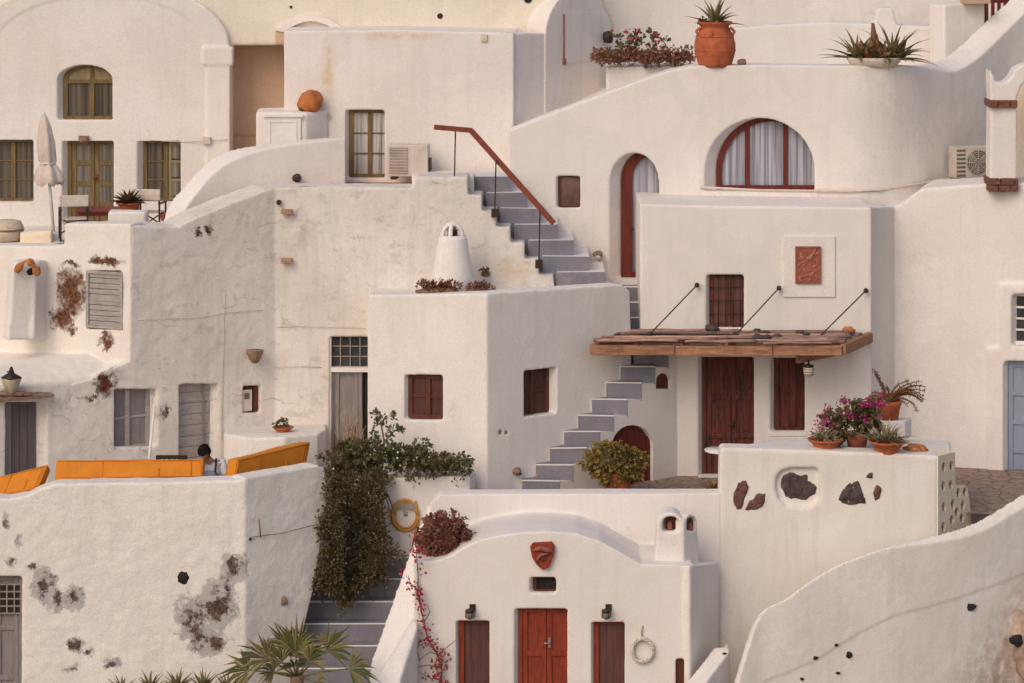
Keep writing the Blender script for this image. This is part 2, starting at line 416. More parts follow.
M['orange'] = flat('orange_canvas', (.60, .205, .018), .85, var=.12, scale=3, bump=.3)
M['orange_dark'] = flat('orange_canvas_seam', (.55, .155, .012), .85, var=.15)
M['iron'] = flat('dark_iron', (.045, .03, .026), .55, .3, var=.3)
M['rust'] = flat('red_oxide_rail', (.20, .042, .024), .55, var=.25)
M['metal'] = flat('grey_metal', (.36, .32, .29), .45, .5)
M['ac'] = flat('beige_enamel', (.55, .48, .42), .5, var=.08)
M['ac_dark'] = flat('grille_shadow', (.15, .12, .105), .7)
M['canvas'] = flat('pale_canvas', (.62, .53, .46), .9, var=.12, scale=10)
M['whitepaint'] = flat('white_paint', (.74, .70, .67), .6, var=.06)
M['lava'] = stone('dark_lava_stone', (.085, .062, .06))
M['lava_red'] = stone('red_lava_stone', (.15, .072, .058))
M['stone'] = stone('tan_stone', (.26, .17, .12))
M['orange_rock'] = stone('orange_rock', (.46, .17, .055))
M['brick'] = stone('old_brick', (.19, .085, .062), .5, 14)
M['leaf'] = leafmat('green_leaves', [(.075, .092, .034), (.10, .108, .04), (.14, .125, .045), (.15, .10, .05)])
M['leaf_dark'] = leafmat('creeper_leaves', [(.062, .068, .030), (.088, .088, .036), (.135, .112, .045), (.155, .098, .055), (.185, .125, .066)])
M['leaf_olive'] = leafmat('olive_shrub_leaves', [(.16, .125, .032), (.24, .18, .042), (.31, .22, .055), (.26, .15, .05)])
M['leaf_red'] = leafmat('red_succulent_leaves', [(.20, .075, .055), (.26, .10, .07), (.32, .145, .10), (.19, .085, .065), (.24, .15, .09)])
M['dry'] = leafmat('dry_rust_leaves', [(.16, .05, .024), (.22, .075, .03), (.13, .04, .022), (.26, .11, .05)])
M['agave'] = leafmat('agave_blades', [(.15, .135, .05), (.22, .19, .075), (.125, .105, .045), (.28, .21, .095)])
M['aloe'] = leafmat('pale_aloe_blades', [(.30, .25, .15), (.42, .33, .20), (.22, .19, .11)])
M['palm'] = leafmat('palm_blades', [(.085, .098, .03), (.13, .135, .042), (.20, .175, .055), (.27, .20, .08)])
M['magenta'] = leafmat('magenta_petals', [(.42, .035, .17), (.52, .06, .23), (.34, .02, .10)])
M['crimson'] = leafmat('crimson_petals', [(.42, .02, .05), (.5, .04, .07), (.33, .015, .05)])
M['lilac'] = leafmat('lilac_petals', [(.22, .12, .17), (.30, .17, .22)])
M['twig'] = flat('dry_twig', (.20, .13, .09), .9)
M['hose'] = flat('yellow_hose', (.50, .26, .06), .5)
M['skin'] = flat('skin', (.42, .22, .15), .6, var=.06)
M['hair'] = flat('black_hair', (.010, .008, .008), .9, var=.3, scale=40, spec=.05)
M['shirt'] = flat('pale_blue_cotton', (.66, .67, .72), .9, var=.12)
M['denim'] = flat('grey_denim', (.24, .25, .30), .9, var=.15)
M['strap'] = flat('black_strap', (.03, .03, .035), .8)
M['wicker'] = flat('woven_straw', (.55, .45, .34), .9, var=.3, scale=30)
def paving(name):
    m = N(name); p = m.pos()
    vo = m.n('ShaderNodeTexVoronoi', feature='DISTANCE_TO_EDGE'); vo.inputs['Scale'].default_value = 2.6; m.l(p, vo.inputs['Vector'])
    j = m.ramp(vo.outputs['Distance'], [(.02, 1.0), (.06, 0.0)])
    g = m.noise(p, 6, 6, .65)
    c = m.mix(m.ramp(g, [(.3, 0.0), (.7, 1.0)]), (.21, .145, .115), (.36, .265, .21))
    m.color(m.mix(j, c, (.17, .13, .11))); m.normal(m.bump(m.math('SUBTRACT', g, j), .5, .02)); return m.m
M['paving'] = paving('terrace_stone_paving')
M['soil'] = stone('dry_soil', (.20, .145, .105), .35, 4)
# ------------------------------------------------------------------ openings
def back(P, r, d, sh):
    (u0, z1), (u1, z0) = P.uv(r[0], r[1]), P.uv(r[2], r[3])
    sh = sh*SH
    return min(u0, u1)+sh*d, max(u0, u1)+sh*d, min(z0, z1), max(z0, z1)
def window(root, P, r, d, sh, mat, pane, cols=2, rows=3, fw=.06, bar=.03, name='window', mull=.09, dd=.0):
    """Casement set at depth d in the pocket r (pixels): frame with sashes, glazing behind it."""
    u0, u1, z0, z1 = back(P, r, d, sh); e = .03
    b = MB()
    f0, f1 = d-.07, d-.005
    b.pbox(P, u0-e, u0+fw, z0-e, z1+e, f0, f1); b.pbox(P, u1-fw, u1+e, z0-e, z1+e, f0, f1)
    b.pbox(P, u0+fw, u1-fw, z0-e, z0+fw, f0, f1); b.pbox(P, u0+fw, u1-fw, z1-fw, z1+e, f0, f1)
    w = (u1-u0-2*fw)/cols
    for c in range(1, cols):
        x = u0+fw+w*c; b.pbox(P, x-mull/2, x+mull/2, z0+fw, z1-fw, f0-.012, f1)
    for c in range(cols):
        x0, x1 = u0+fw+w*c+(mull/2 if c else 0), u0+fw+w*(c+1)-(mull/2 if c < cols-1 else 0)
        for q in range(1, rows):
            z = z0+fw+(z1-z0-2*fw)*q/rows; b.pbox(P, x0, x1, z-bar/2, z+bar/2, f0+.015, f1-.01)
    o = b.build(name, mat, root, bevel=.006)
    g = MB(); g.pbox(P, u0+fw-.01, u1-fw+.01, z0+fw-.01, z1-fw+.01, d-.035, d-.02); g.build('pane', pane, o)
    return o
def door(root, P, r, d, sh, mat, leaves=2, rows=3, name='door', handle=True, glazed=None, fw=.05, raised=.03, hm='iron', arch=None, label=None):
    u0, u1, z0, z1 = back(P, r, d, sh); e = .03
    b = MB()
    f1 = d-.005
    if arch:      # ztop of spring in px
        zs = P.uv(r[0], arch)[1]
        o_ = archuv(u0-e, u1+e, z1+e, zs, z0-e); i_ = archuv(u0+fw, u1-fw, z1-fw, zs, z0-e)
        b.poly(P, o_, d-.05, f1); b.ring(P, o_, i_, d-.08, d-.05, closed=False)
        w = (u1-u0-2*fw)
        for k in range(1, 6): b.pbox(P, u0+fw+w*k/6-.006, u0+fw+w*k/6+.006, z0, zs+(z1-zs)*.75, d-.056, d-.049)
    else:
        b.pbox(P, u0-e, u1+e, z0-e, z1+e, d-.04, f1)
        b.pbox(P, u0-e, u0+fw, z0-e, z1+e, d-.09, d-.04); b.pbox(P, u1-fw, u1+e, z0-e, z1+e, d-.09, d-.04); b.pbox(P, u0+fw, u1-fw, z1-fw, z1+e, d-.09, d-.04)
        w = (u1-u0-2*fw)/leaves
        for k in range(leaves):
            x0, x1 = u0+fw+w*k+.006, u0+fw+w*(k+1)-.006; st = min(.09, w*.2)
            b.pbox(P, x0, x0+st, z0, z1-fw, d-.04-raised, d-.04); b.pbox(P, x1-st, x1, z0, z1-fw, d-.04-raised, d-.04)
            for q in range(rows+1):
                z = z0+(z1-fw-z0)*q/rows; h = st*.55
                b.pbox(P, x0+st, x1-st, max(z0, z-h), min(z1-fw, z+h), d-.04-raised, d-.04)
    o = b.build(name, mat, root, bevel=.006, label=label)
    if glazed and not arch:
        g = MB()
        for k in range(leaves):
            x0, x1 = u0+fw+w*k+.006, u0+fw+w*(k+1)-.006; st = min(.09, w*.2)
            for q in glazed[1]:
                za, zb = z0+(z1-fw-z0)*q/rows+st*.5, z0+(z1-fw-z0)*(q+1)/rows-st*.5
                g.pbox(P, x0+st-.005, x1-st+.005, za, zb, d-.052, d-.045)
        g.build('pane', glazed[0], o)
    if handle:
        h = MB(); x = (u0+u1)/2+.05 if leaves == 2 else u1-.13
        zc = z0+1.0 if z1-z0 > 1.6 else (z0+z1)/2
        h.tube([P.w(x, zc, d-.06), P.w(x, zc, d-.13), P.w(x-.1, zc, d-.13)], .014, 6); h.pbox(P, x-.02, x+.02, zc-.09, zc+.09, d-.085, d-.066)
        h.build('handle', M[hm], o)
    return o
def planks(root, P, r, d, sh, mat, n, horizontal=True, name='door', gap=.008):
    u0, u1, z0, z1 = back(P, r, d, sh); b = MB()
    for k in range(n):
        if horizontal: b.pbox(P, u0, u1, z0+(z1-z0)*k/n+gap/2, z0+(z1-z0)*(k+1)/n-gap/2, d-.04-rng.random()*.008, d)
        else: b.pbox(P, u0+(u1-u0)*k/n+gap/2, u0+(u1-u0)*(k+1)/n-gap/2, z0, z1, d-.04-rng.random()*.008, d)
    return b.build(name, mat, root, bevel=.004)

# ------------------------------------------------------------------ setting
ground = MB()
for i in range(1):
    ground.face([(-900,-300,-1.0),(900,-300,-1.0),(900,1500,-1.0),(-900,1500,-1.0)])
props(ground.build('ground', M['soil']), kind='structure')
hill = MB(); gx, gy = 60, 40; V = []
for j in range(gy+1):
    for i in range(gx+1):
        x = -90+180*i/gx; y = 50+170*j/gy
        z = -2.5 + max(0, min(1, (y-58)/10))*12 + max(0, y-68)*.32 + 1.6*noise.fractal(Vector((x*.06, y*.06, 2)), 1, 2, 4)*(1 if y > 62 else .1)
        if 66 < y < 76: z = min(z, 12.0)
        V.append(hill.bm.verts.new((x, y, z)))
for j in range(gy):
    for i in range(gx):
        a = j*(gx+1)+i; f = hill.bm.faces.new((V[a], V[a+1], V[a+gx+2], V[a+gx+1])); f.smooth = True
props(hill.build('hill', M['stone']), kind='structure')
def sheet(name, pts, mat, drop=None):
    b = MB(); b.face([at(*p) for p in pts]); return props(b.build(name, mat), kind='structure')

VX = .028
# ------------------------------------------------------------------ upper left: vaulted house
A = Plane(-60, 63.9, 229, 63.9)
def ell(t, cx=100, a=129, h=66, cy=45): return (cx - a*math.cos(t), cy - h*math.sin(t))
a_t = thing('vaulted_house', 'large whitewashed house with a vaulted front, ochre double door and arched upper window', 'house')
arc = [ell(math.pi*k/24) for k in range(25)]
b = MB()
b.wall(A, [(-29, 300)]+arc+[(229, 300)], [
    (archpx(57, 112, 65, 80, 120), .3, .42), (rect(62, 141, 113, 226), .3, .4), (rect(137, 141, 180, 202), .3, .42), (rect(-18, 140, 33, 202), .3, .3)], thick=1.6)
# raised band of the vault and the pilaster with its capital
band = [ell(math.pi*k/24) for k in range(25)]; inn = [ell(math.pi*k/24, a=105, h=50) for k in range(25)]
sel = list(range(0, 25))
b.wall(A, [band[i] for i in sel]+[inn[i] for i in reversed(sel)], thick=.3, d0=-.018)
b.wall(A, rect(207, 49, 230, 300), thick=.3, d0=-.035)
b.wall(A, rect(203, 47, 233, 65), thick=.3, d0=-.055)
b.build('wall', M['w'], a_t, vox=VX, disp=.012)
def arched_window(root, P, x0, x1, yt, ys, yb, d, sh, mat, pane, mulls, fw=.07, transom=None, name='arched_window', left=0):
    (u0, zt), (u1, z0), zs = P.uv(x0, yt), P.uv(x1, yb), P.uv(x0, ys)[1]
    u0 += sh*SH*d; u1 += sh*SH*d; e = .03; u0 += left
    b = MB(); n = 18
    o_ = archuv(u0-e, u1+e, zt+e, zs, z0-e, n); i_ = archuv(u0+fw, u1-fw, zt-fw, zs, z0+fw, n)
    b.ring(P, o_, i_, d-.09, d-.005)
    for m in mulls:
        u = u0+(u1-u0)*m; c, a = (u0+u1)/2, (u1-u0)/2-fw
        zz = zs+(zt-fw-zs)*math.sqrt(max(0, 1-((u-c)/a)**2)) if abs(u-c) < a else zs
        b.pbox(P, u-.05, u+.05, z0+fw-.01, zz+.01, d-.08, d-.01)
    if transom is not None:
        z = P.uv(x0, transom)[1]; b.pbox(P, u0+fw, u1-fw, z-.04, z+.04, d-.085, d-.01)
    o = b.build(name, mat, root, bevel=.006)
    g = MB(); g.poly(P, archuv(u0+fw-.01, u1-fw+.01, zt-fw+.01, zs, z0+fw-.01, n), d-.03, d-.015); g.build('pane', pane, o)
    return o
w_ = arched_window(a_t, A, 57, 112, 65, 80, 120, .26, .42, M['ochre'], M['glass_olive'], [.5], transom=82)
u0, u1, z0, z1 = back(A, (57, 67, 112, 81), .26, .42); z_ = MB(); z_.poly(A, archuv(u0+.08, u1-.08, A.uv(57, 67)[1], A.uv(57, 80)[1], A.uv(57, 81)[1]), .195, .23); z_.build('lunette_board', M['ochre_light'], w_)
door(a_t, A, (62, 141, 113, 226), .26, .4, M['ochre'], 2, 4, glazed=(M['glass_lace'], (1, 2, 3)), hm='rust')
window(a_t, A, (137, 141, 180, 202), .26, .42, M['ochre'], M['glass_olive'], 2, 3)
window(a_t, A, (-18, 140, 33, 202), .26, .3, M['ochre'], M['glass_olive'], 2, 3)
# right leaf of the window stands a little open
u0, u1, z0, z1 = back(A, (137, 141, 180, 202), .26, .42); sb = MB()
for k in range(3): sb.pbox(A, u0+.55, u1-.01, z0+.04+(z1-z0-.1)*k/3+.07, z0+.04+(z1-z0-.1)*(k+1)/3-.02, .165, .175, 1)
sb.pbox(A, u0+.52, u0+.58, z0+.03, z1-.03, .15, .19); sb.pbox(A, u1-.07, u1, z0+.03, z1-.03, .15, .19)
for k in range(4): sb.pbox(A, u0+.58, u1-.07, z0+.03+(z1-z0-.12)*k/3, z0+.09+(z1-z0-.12)*k/3, .15, .19)
sb.build('casement', [M['ochre_light'], M['glass_lace']], a_t)
lb = MB(); c = A.at(84, 138, -.06); lb.obox(c, (1,0,0), (0,1,0), (0,0,1), .10, .07, .05); lb.blob(c+Vector((.02,-.06,-.03)), (.11,.08,.07), 2, .05); lb.build('door_lamp', M['stone'], a_t)
lb = MB(); lb.obox(A.at(207, 140, -.08), (1,0,0), (0,1,0), (0,0,1), .085, .05, .075); lb.build('junction_box', M['canvas'], a_t, bevel=.01)
lb = MB(); lb.tube([A.at(150, 140, -.01), A.at(183, 142, -.015), A.at(203, 141, -.07)], .008, 5); lb.tube([A.at(212, 140, -.07), A.at(228, 139, -.07)], .008, 5); lb.build('cable', M['canvas'], a_t)

# pale house behind and above, with its recess
B = Plane(-100, 64.08, 640, 64.08)
b_t = thing('upper_house', 'pale beige wall of the house behind, high along the top left with small pipe holes', 'house')
b = MB(); b.wall(B, [(-120, -70), (562, -70), (562, 300), (-120, 300)], [(rect(229.5, 45.5, 286, 260), 1.0, 0), (rect(-105, 52, 221, 285), 1.3, 0)], thick=3.0)
b.build('wall', M['w_beige'], b_t, vox=.05, disp=.02)
for (x, y, q) in ((440, 16, .06), (528, -1, .09), (291, 7, .03)):
    b = MB(); b.tube([B.at(x, y, .1), B.at(x, y, -.02)], q, 10); b.build('pipe_hole_plug', M['dark'], b_t)  # dark plug in the wall stands for the shade of a hole
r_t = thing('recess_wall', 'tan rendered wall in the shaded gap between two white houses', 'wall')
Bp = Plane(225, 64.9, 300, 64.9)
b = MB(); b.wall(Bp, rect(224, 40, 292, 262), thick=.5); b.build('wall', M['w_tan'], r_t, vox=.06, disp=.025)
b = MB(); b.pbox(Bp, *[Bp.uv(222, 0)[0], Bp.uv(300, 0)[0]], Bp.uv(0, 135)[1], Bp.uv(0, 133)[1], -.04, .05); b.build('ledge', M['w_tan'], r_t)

# ------------------------------------------------------------------ middle upper house with the small window
C = Plane(284, 62.6, 514, 62.4)
c_t = thing('terrace_house', 'plain white flat-roofed house with one ochre window above an orange terrace', 'house')
b = MB(); b.wall(C, [(284, 31), (400, 30), (514, 33), (514, 260), (284, 260)], [(rect(345, 110, 384, 178), .22, .4)], thick=2.2)
C2 = Plane(510, 62.42, 547, 63.3); b.wall(C2, [(510, 33), (548, 33), (548, 260), (510, 260)], thick=2.4)
b.build('wall', plaster('rust_streaked_limewash', dirt=.7, stains=[(328, 70, 62.5, 9, 48, (.62, .45, .27)), (400, 36, 62.5, 70, 5, (.62, .47, .30))]), c_t, vox=VX, disp=.012)
window(c_t, C, (345, 110, 384, 178), .2, .4, M['ochre'], M['glass_white'], 2, 3, fw=.07)
b = MB()
P_ = C
for (x, y) in ((323, 113), (330, 118)): pass
b.tube([C.at(318, 118, -.05), C.at(326, 112, -.05), C.at(331, 116, -.05), C.at(326, 122, -.05), C.at(317, 128, -.05), C.at(312, 140, -.05)], .014, 6); b.build('cable', M['canvas'], c_t)
b = MB(); b.pbox(C, *[C.uv(481, 0)[0], C.uv(487, 0)[0]], C.uv(0, 40)[1], C.uv(0, 33)[1], -.05, .02); b.build('junction_box', M['canvas'], c_t)
# little vaulted skylight on its roof
v_t = thing('roof_vault', 'small low vaulted skylight like an eyebrow on the flat white roof', 'skylight')
Vp = Plane(270, 64.0, 350, 64.0)
b = MB()
o_ = [(275, 45)]+[(275+72*k/16, 31-15*math.sin(math.pi*k/16)**1.0) for k in range(17)]+[(347, 45)]
i_ = [(284+54*k/16, 31-11*math.sin(math.pi*k/16)) for k in range(17)]
b.wall(Vp, o_, [([(284, 33)]+i_+[(338, 33)], .03, .0)], thick=1.2)
b.build('wall', M['w_tan'], v_t, vox=.04, disp=.01)  # tan colour stands for the shadow on the arched end face
b = MB(); oo = [Vp.uv(275+72*k/20, 31-15*math.sin(math.pi*k/20)-1) for k in range(21)]; ii = [Vp.uv(283+56*k/20, 32-11*math.sin(math.pi*k/20)) for k in range(21)]
b.ring(Vp, oo, ii, -.04, .3, closed=False); b.build('rim', M['w'], v_t)
# barrel vaulted room
D = Plane(545, 63.2, 612, 65.0)
d_t = thing('vaulted_room', 'small white barrel-vaulted room whose shaded round end stands over the sloping parapet', 'house')
def archD(x0, x1, yt, ys, yb, n=18): return archpx(x0, x1, yt, ys, yb, n)
b = MB()
pts = [D.uv(*p) for p in archD(545, 612, -10, 38, 200)]
fr = [D.w(u, z, 0) for u, z in pts]; off = Vector((-1.0, 2.2, 0))
vs = [b.bm.verts.new(p) for p in fr]; ve = [b.bm.verts.new(p+off) for p in fr]
for i in range(len(vs)): b.bm.faces.new((vs[i], vs[(i+1)%len(vs)], ve[(i+1)%len(vs)], ve[i]))
for t in tessellate_polygon([[Vector((u, z, 0)) for u, z in pts]]): b.bm.faces.new([vs[i] for i in t]); b.bm.faces.new([ve[i] for i in t])
b.build('wall', M['w'], d_t, vox=VX, disp=.02)
b = MB(); b.pbox(D, *[D.uv(563, 0)[0], D.uv(600, 0)[0]], D.uv(563, 63)[1], D.uv(563, 14)[1], -.012, .02); b.build('hatch', M['w'], d_t)
b = MB(); u, z = D.uv(563.3, 14); z2 = D.uv(563.3, 60)[1]; b.pbox(D, u-.012, u+.012, z2, z, -.03, .0); b.pbox(D, u-.03, u+.04, z2-.1, z2+.03, -.05, 0); b.build('hinge', M['terra_dull'], d_t)
b = MB(); c = at(608, 37, 64.6); b.lathe(c, [(.02,-.14),(.10,-.12),(.12,0),(.10,.1),(.02,.13)], 10); b.build('wall_lamp', M['iron'], d_t)
b = MB(); b.tube([at(601,-30,66.4), at(602,-2,66.4), at(606,8,66.3), at(611,18,66.2), at(613,26,66.2), at(611,34,66.2)], .03, 6); b.build('conduit', M['canvas'], d_t)

# white walls at the top right
q_t = thing('hillside_wall', 'high white wall along the top edge of the view behind the flower ledge', 'wall')
Q = Plane(600, 67.2, 1100, 67.2)
b = MB(); b.wall(Q, rect(596, -70, 1130, 90), thick=2.5); b.build('wall', M['w'], q_t, vox=.06, disp=.03)
q2 = thing('terrace_wall', 'low white wall with an uneven top behind the jar and the agave bowl', 'wall')
Q2 = Plane(660, 65.2, 1000, 65.2)
b = MB(); b.wall(Q2, [(696, 90), (696, 36), (724, 29), (772, 25), (830, 22), (873, 24), (878, 8), (893, 8), (897, 25), (946, 27), (946, 90)], thick=.5); b.build('wall', M['w'], q2, vox=VX, disp=.012)
q3 = thing('gate_pier', 'broad white wall block beside the dark red slatted gate', 'wall')
Q3 = Plane(940, 64.4, 1000, 65.0)
b = MB(); b.wall(Q3, [(944, 90), (944, 5), (985, 2), (985, 90)], thick=.6); b.build('wall', M['w'], q3, vox=VX, disp=.02)
b = MB(); c = Q3.at(974, 1, -.05); b.obox(c, (1,.2,0), (0,1,0), (0,0,1), .3, .3, .04); b.build('coping', M['w_tan'], q3)
g_t = thing('slatted_gate', 'dark red wooden slatted gate at the top right corner', 'gate')
G_ = Plane(980, 65.9, 1040, 65.9)
b = MB()
for k in range(5):
    u = G_.uv(985+6.2*k, 0)[0]; b.pbox(G_, u, u+.075, G_.uv(985, 66)[1], G_.uv(985, -12)[1], 0, .03)
b.build('slats', M['redwood'], g_t)
b = MB()
for y in (0, 52): b.pbox(G_, G_.uv(983, 0)[0], G_.uv(1016, 0)[0], G_.uv(0, y+3)[1], G_.uv(0, y-3)[1], .03, .07)
b.pbox(G_, G_.uv(982, 0)[0], G_.uv(985, 0)[0], G_.uv(0, 70)[1], G_.uv(0, -16)[1], -.02, .08); b.build('frame', M['redwood'], g_t)
b = MB(); b.tube([G_.at(983, 27, -.03), G_.at(981, 27, -.1), G_.at(984, 28, -.1)], .015, 6); b.build('handle', M['metal'], g_t)

# ------------------------------------------------------------------ house with the half-round window
E = Plane(505, 61.8, 850, 61.8)
e_t = thing('arched_house', 'long white house with a half-round window, an arched glass door and a sweeping parapet', 'house')
b = MB()
b.wall(E, [(508, 320), (508, 131), (545, 116), (600, 95), (650, 77), (672, 70), (692, 66), (760, 65), (850, 66), (850, 320)],
       [(archpx(609, 658, 153, 182, 279), .34, .72), (archpx(704, 814, 118, 172, 191, 22), .34, .75), (rect(556, 176, 580, 208), .16, .35)], thick=.55)
b.sweep([(846, 66, 320, 61.8), (864, 66, 320, 61.82), (888, 66, 320, 61.97), (912, 66, 320, 62.35), (935, 66, 320, 62.9), (955, 62, 320, 63.35), (975, 50, 320, 63.8), (992, 34, 320, 64.2), (1008, 18, 320, 64.55), (1028, -2, 320, 64.9), (1060, -36, 320, 65.4)], .5, [0, 0, 0, 0, 3, 9, 10, 11, 11, 11, 11])
b.top([(508, 133, 62.33), (850, 72, 62.33), (900, 72, 62.7), (940, 73, 63.4), (1060, 73, 66), (1060, 73, 67.5), (600, 70, 67.5), (560, 90, 65)], 9.0)
b.build('wall', M['w'], e_t, vox=VX, disp=.02)
aw = arched_window(e_t, E, 704, 814, 118, 172, 191, .32, .75, M['redwood'], M['glass_curtain'], [.27, .62], fw=.09)
# arched door: red frame, glazed leaf
(u0, zt), (u1, z0), zs = E.uv(609, 153), E.uv(658, 279), E.uv(609, 182)[1]; d = .32; u0 += .72*SH*d; u1 += .72*SH*d
b = MB(); b.ring(E, archuv(u0-.03, u1+.03, zt+.03, zs, z0-.02), archuv(u0+.2, u1-.05, zt-.09, zs, z0-.02), d-.1, d-.005, closed=False)
b.pbox(E, u0+.05, u1-.02, z0-.02, z0+.1, d-.09, d-.01)
dr = b.build('arched_door', M['redwood'], e_t, bevel=.008)
b = MB(); b.poly(E, archuv(u0+.19, u1-.03, zt-.07, zs, z0), d-.03, d-.012); b.build('pane', M['glass_curtain'], dr)
b = MB(); b.tube([E.w(u0+.16, z0+1.0, d-.1), E.w(u0+.16, z0+1.0, d-.16), E.w(u0+.24, z0+1.0, d-.16)], .015, 6); b.build('handle', M['iron'], dr)
u0, u1, z0, z1 = back(E, (556, 176, 580, 208), .15, .35); b = MB(); b.ring(E, [(u0-.02,z0-.02),(u1+.02,z0-.02),(u1+.02,z1+.02),(u0-.02,z1+.02)], [(u0+.03,z0+.03),(u1-.03,z0+.03),(u1-.03,z1-.03),(u0+.03,z1-.03)], .09, .148)
o = b.build('niche_window', M['brownwin'], e_t); b = MB(); b.pbox(E, u0+.02, u1-.02, z0+.02, z1-.02, .12, .14); b.build('pane', glass('red_dusk_glass', (.10, .06, .05), .15), o)
b = MB(); b.tube([E.at(700, 187, -.04), E.at(760, 190, -.04), E.at(850, 191, -.05), at(880, 190, 61.85), at(905, 186, 62.2), at(940, 180, 62.8), at(985, 176, 63.8)], .025, 6)
b.build('pipe', M['canvas'], e_t)
# sill moulding of the half round window
b = MB(); b.pbox(E, E.uv(704, 0)[0], E.uv(818, 0)[0], E.uv(0, 199)[1], E.uv(0, 191)[1], -.03, .1); b.build('sill', M['w'], e_t)
# outline of a blocked hatch beside the stairs
b = MB()
for (x0, y0, x1, y1) in ((477, 120.3, 512, 121.1), (477, 120.3, 478, 162)):
    pass
b.bm.free()

# ------------------------------------------------------------------ upper terrace: rough wall and curved ramp
Hp = Plane(268, 60.1, 560, 60.0)
J = Plane(-60, 56.6, 275, 60.1)
Jc = J.A + J.u*J.uv(130, 300)[0]
h_t = thing('rough_house', 'large rough-plastered old house with grey doors and cracked dirty walls at the left', 'house')
def PJ(px, py, rx, rz):
    w = J.at(px, py); return (px, py, w.y, rx, rz)
old = plaster('cracked_old_limewash', (.78, .725, .675), dirt=1.5, rough=1.6, scratch=.35, patches=[PJ(104, 384, 11, 17), PJ(165, 412, 4, 9), PJ(197, 233, 4, 6), PJ(209, 230, 4, 6), PJ(92, 398, 6, 4)], coregain=.9, stains=[(512, 268, 60, 26, 14, (.62, .42, .22)), (300, 235, 60, 20, 30, (.5, .43, .38))])
jl, jr = J, None
b = MB()
b.wall(J, [(-70, 394.5), (0, 387.5), (60, 382.5), (72, 384.5), (90, 379.5), (130, 361), (131, 226), (178, 227), (200, 216), (240, 200), (270, 189), (300, 187), (300, 560), (-70, 560)],
       [(rect(6, 402, 47, 500), .25, -.5), (rect(115, 389, 158, 447), .25, -.45), (rect(180, 384, 219, 500), .25, -.45), (rect(243, 386, 261, 413), .18, -.1)], thick=.9)
stp = [(557-14.2*i, 605-15.6*i, 272-15.9*i, 287-15.9*i, 60.05+.15*i) for i in range(7)]
prof = [(268, 188), (330, 187), (412, 188), (416, 177), (468, 177)]
for i in range(6, 0, -1):
    xl, xr, yt, yb, Y = stp[i]; prof += [(xl-4, yb+3.5), (stp[i-1][0]-4, yb+3.5)]
prof += [(stp[0][0]-2, 291), (575, 291), (575, 560), (268, 560)]
b.wall(Hp, prof, [(rect(329, 337, 368, 480), .22, .15)], thick=.8)
b.build('wall', old, h_t, vox=VX, disp=.035)
# openings in the shaded wall
planks(h_t, J, (6, 402, 47, 500), .24, -.5, M['darkdoor'], 5, False)
u0, u1, z0, z1 = back(J, (6, 402, 47, 500), .24, -.5); b = MB()
b.pbox(J, u0, u0+.32, z0, z1, .17, .2); b.build('door_leaf', M['greydoor'], h_t)
window(h_t, J, (115, 389, 158, 447), .23, -.45, M['shutter'], M['greydoor'], 2, 2, fw=.06, bar=.045)
planks(h_t, J, (180, 384, 219, 500), .23, -.45, M['shutter'], 11, True)
b = MB(); u0, u1, z0, z1 = back(J, (180, 384, 219, 500), .22, -.45); b.pbox(J, u1-.16, u1-.12, z0, z1, .15, .2); b.pbox(J, u0-.03, u0+.04, z0, z1, .14, .2); b.build('door_frame', M['greydoor'], h_t)
u0, u1, z0, z1 = back(J, (243, 386, 261, 413), .17, -.1)
b = MB(); b.pbox(J, u0+.03, u0+.25, z0+.05, z1-.1, .06, .16); mt = b.build('electric_meter', M['canvas'], h_t, bevel=.01)
b = MB(); b.pbox(J, u0+.08, u0+.19, z1-.28, z1-.16, .05, .062); b.build('dial', M['ac_dark'], mt)
b = MB(); b.pbox(J, u0-.03, u1+.03, z0-.03, z1+.03, .15, .19); b.pbox(J, u1-.1, u1+.02, z0, z1, .1, .15); b.build('niche_shade_board', M['brownwin'], h_t)  # side board, plus a dark back painted for the niche's shade
b = MB()
b.tube([J.at(225, 220+70, -.01), J.at(224, 312, -.015), J.at(223, 360, -.01), J.at(222, 440, -.01)], .0055, 5)
b.tube([J.at(138, 320, -.01), J.at(170, 318, -.02), J.at(196, 318, -.02), J.at(224, 313, -.02), J.at(262, 310, -.02)], .0055, 5)
b.tube([Hp.at(277, 327, -.01), Hp.at(300, 326, -.02), Hp.at(330, 327, -.02), Hp.at(365, 328, -.02)], .0055, 5); b.tube([Hp.at(270, 368, -.02), Hp.at(290, 366, -.03), Hp.at(322, 367, -.02)], .0055, 5)
b.tube([Hp.at(262, 312, -.05), Hp.at(263, 340, -.06), Hp.at(263, 370, -.05)], .0055, 5)
b.tube([J.at(251, 414, -.02), J.at(253, 422, -.03), J.at(262, 430, -.03), J.at(268, 434, -.03)], .0055, 5)
b.build('cable', M['canvas'], h_t)
b = MB(); b.obox(Hp.at(287, 211, -.06), (1,0,0), (0,1,0), (0,0,1), .11, .13, .04); b.build('drain_spout', flat('pale_brick', (.42,.24,.17), .9, var=.4), h_t, bevel=.01)
b = MB(); b.obox(Hp.at(287, 260, -.06), (1,0,0), (0,1,0), (0,0,1), .11, .13, .04); b.build('drain_spout', flat('pale_brick', (.42,.24,.17), .9, var=.4), h_t, bevel=.01)
for px, py in ((279, 202), (299, 178)):
    b = MB(); b.tube([Hp.at(px, py, .05), Hp.at(px, py, -.1)], .05, 8); b.build('pipe', M['iron'], h_t)
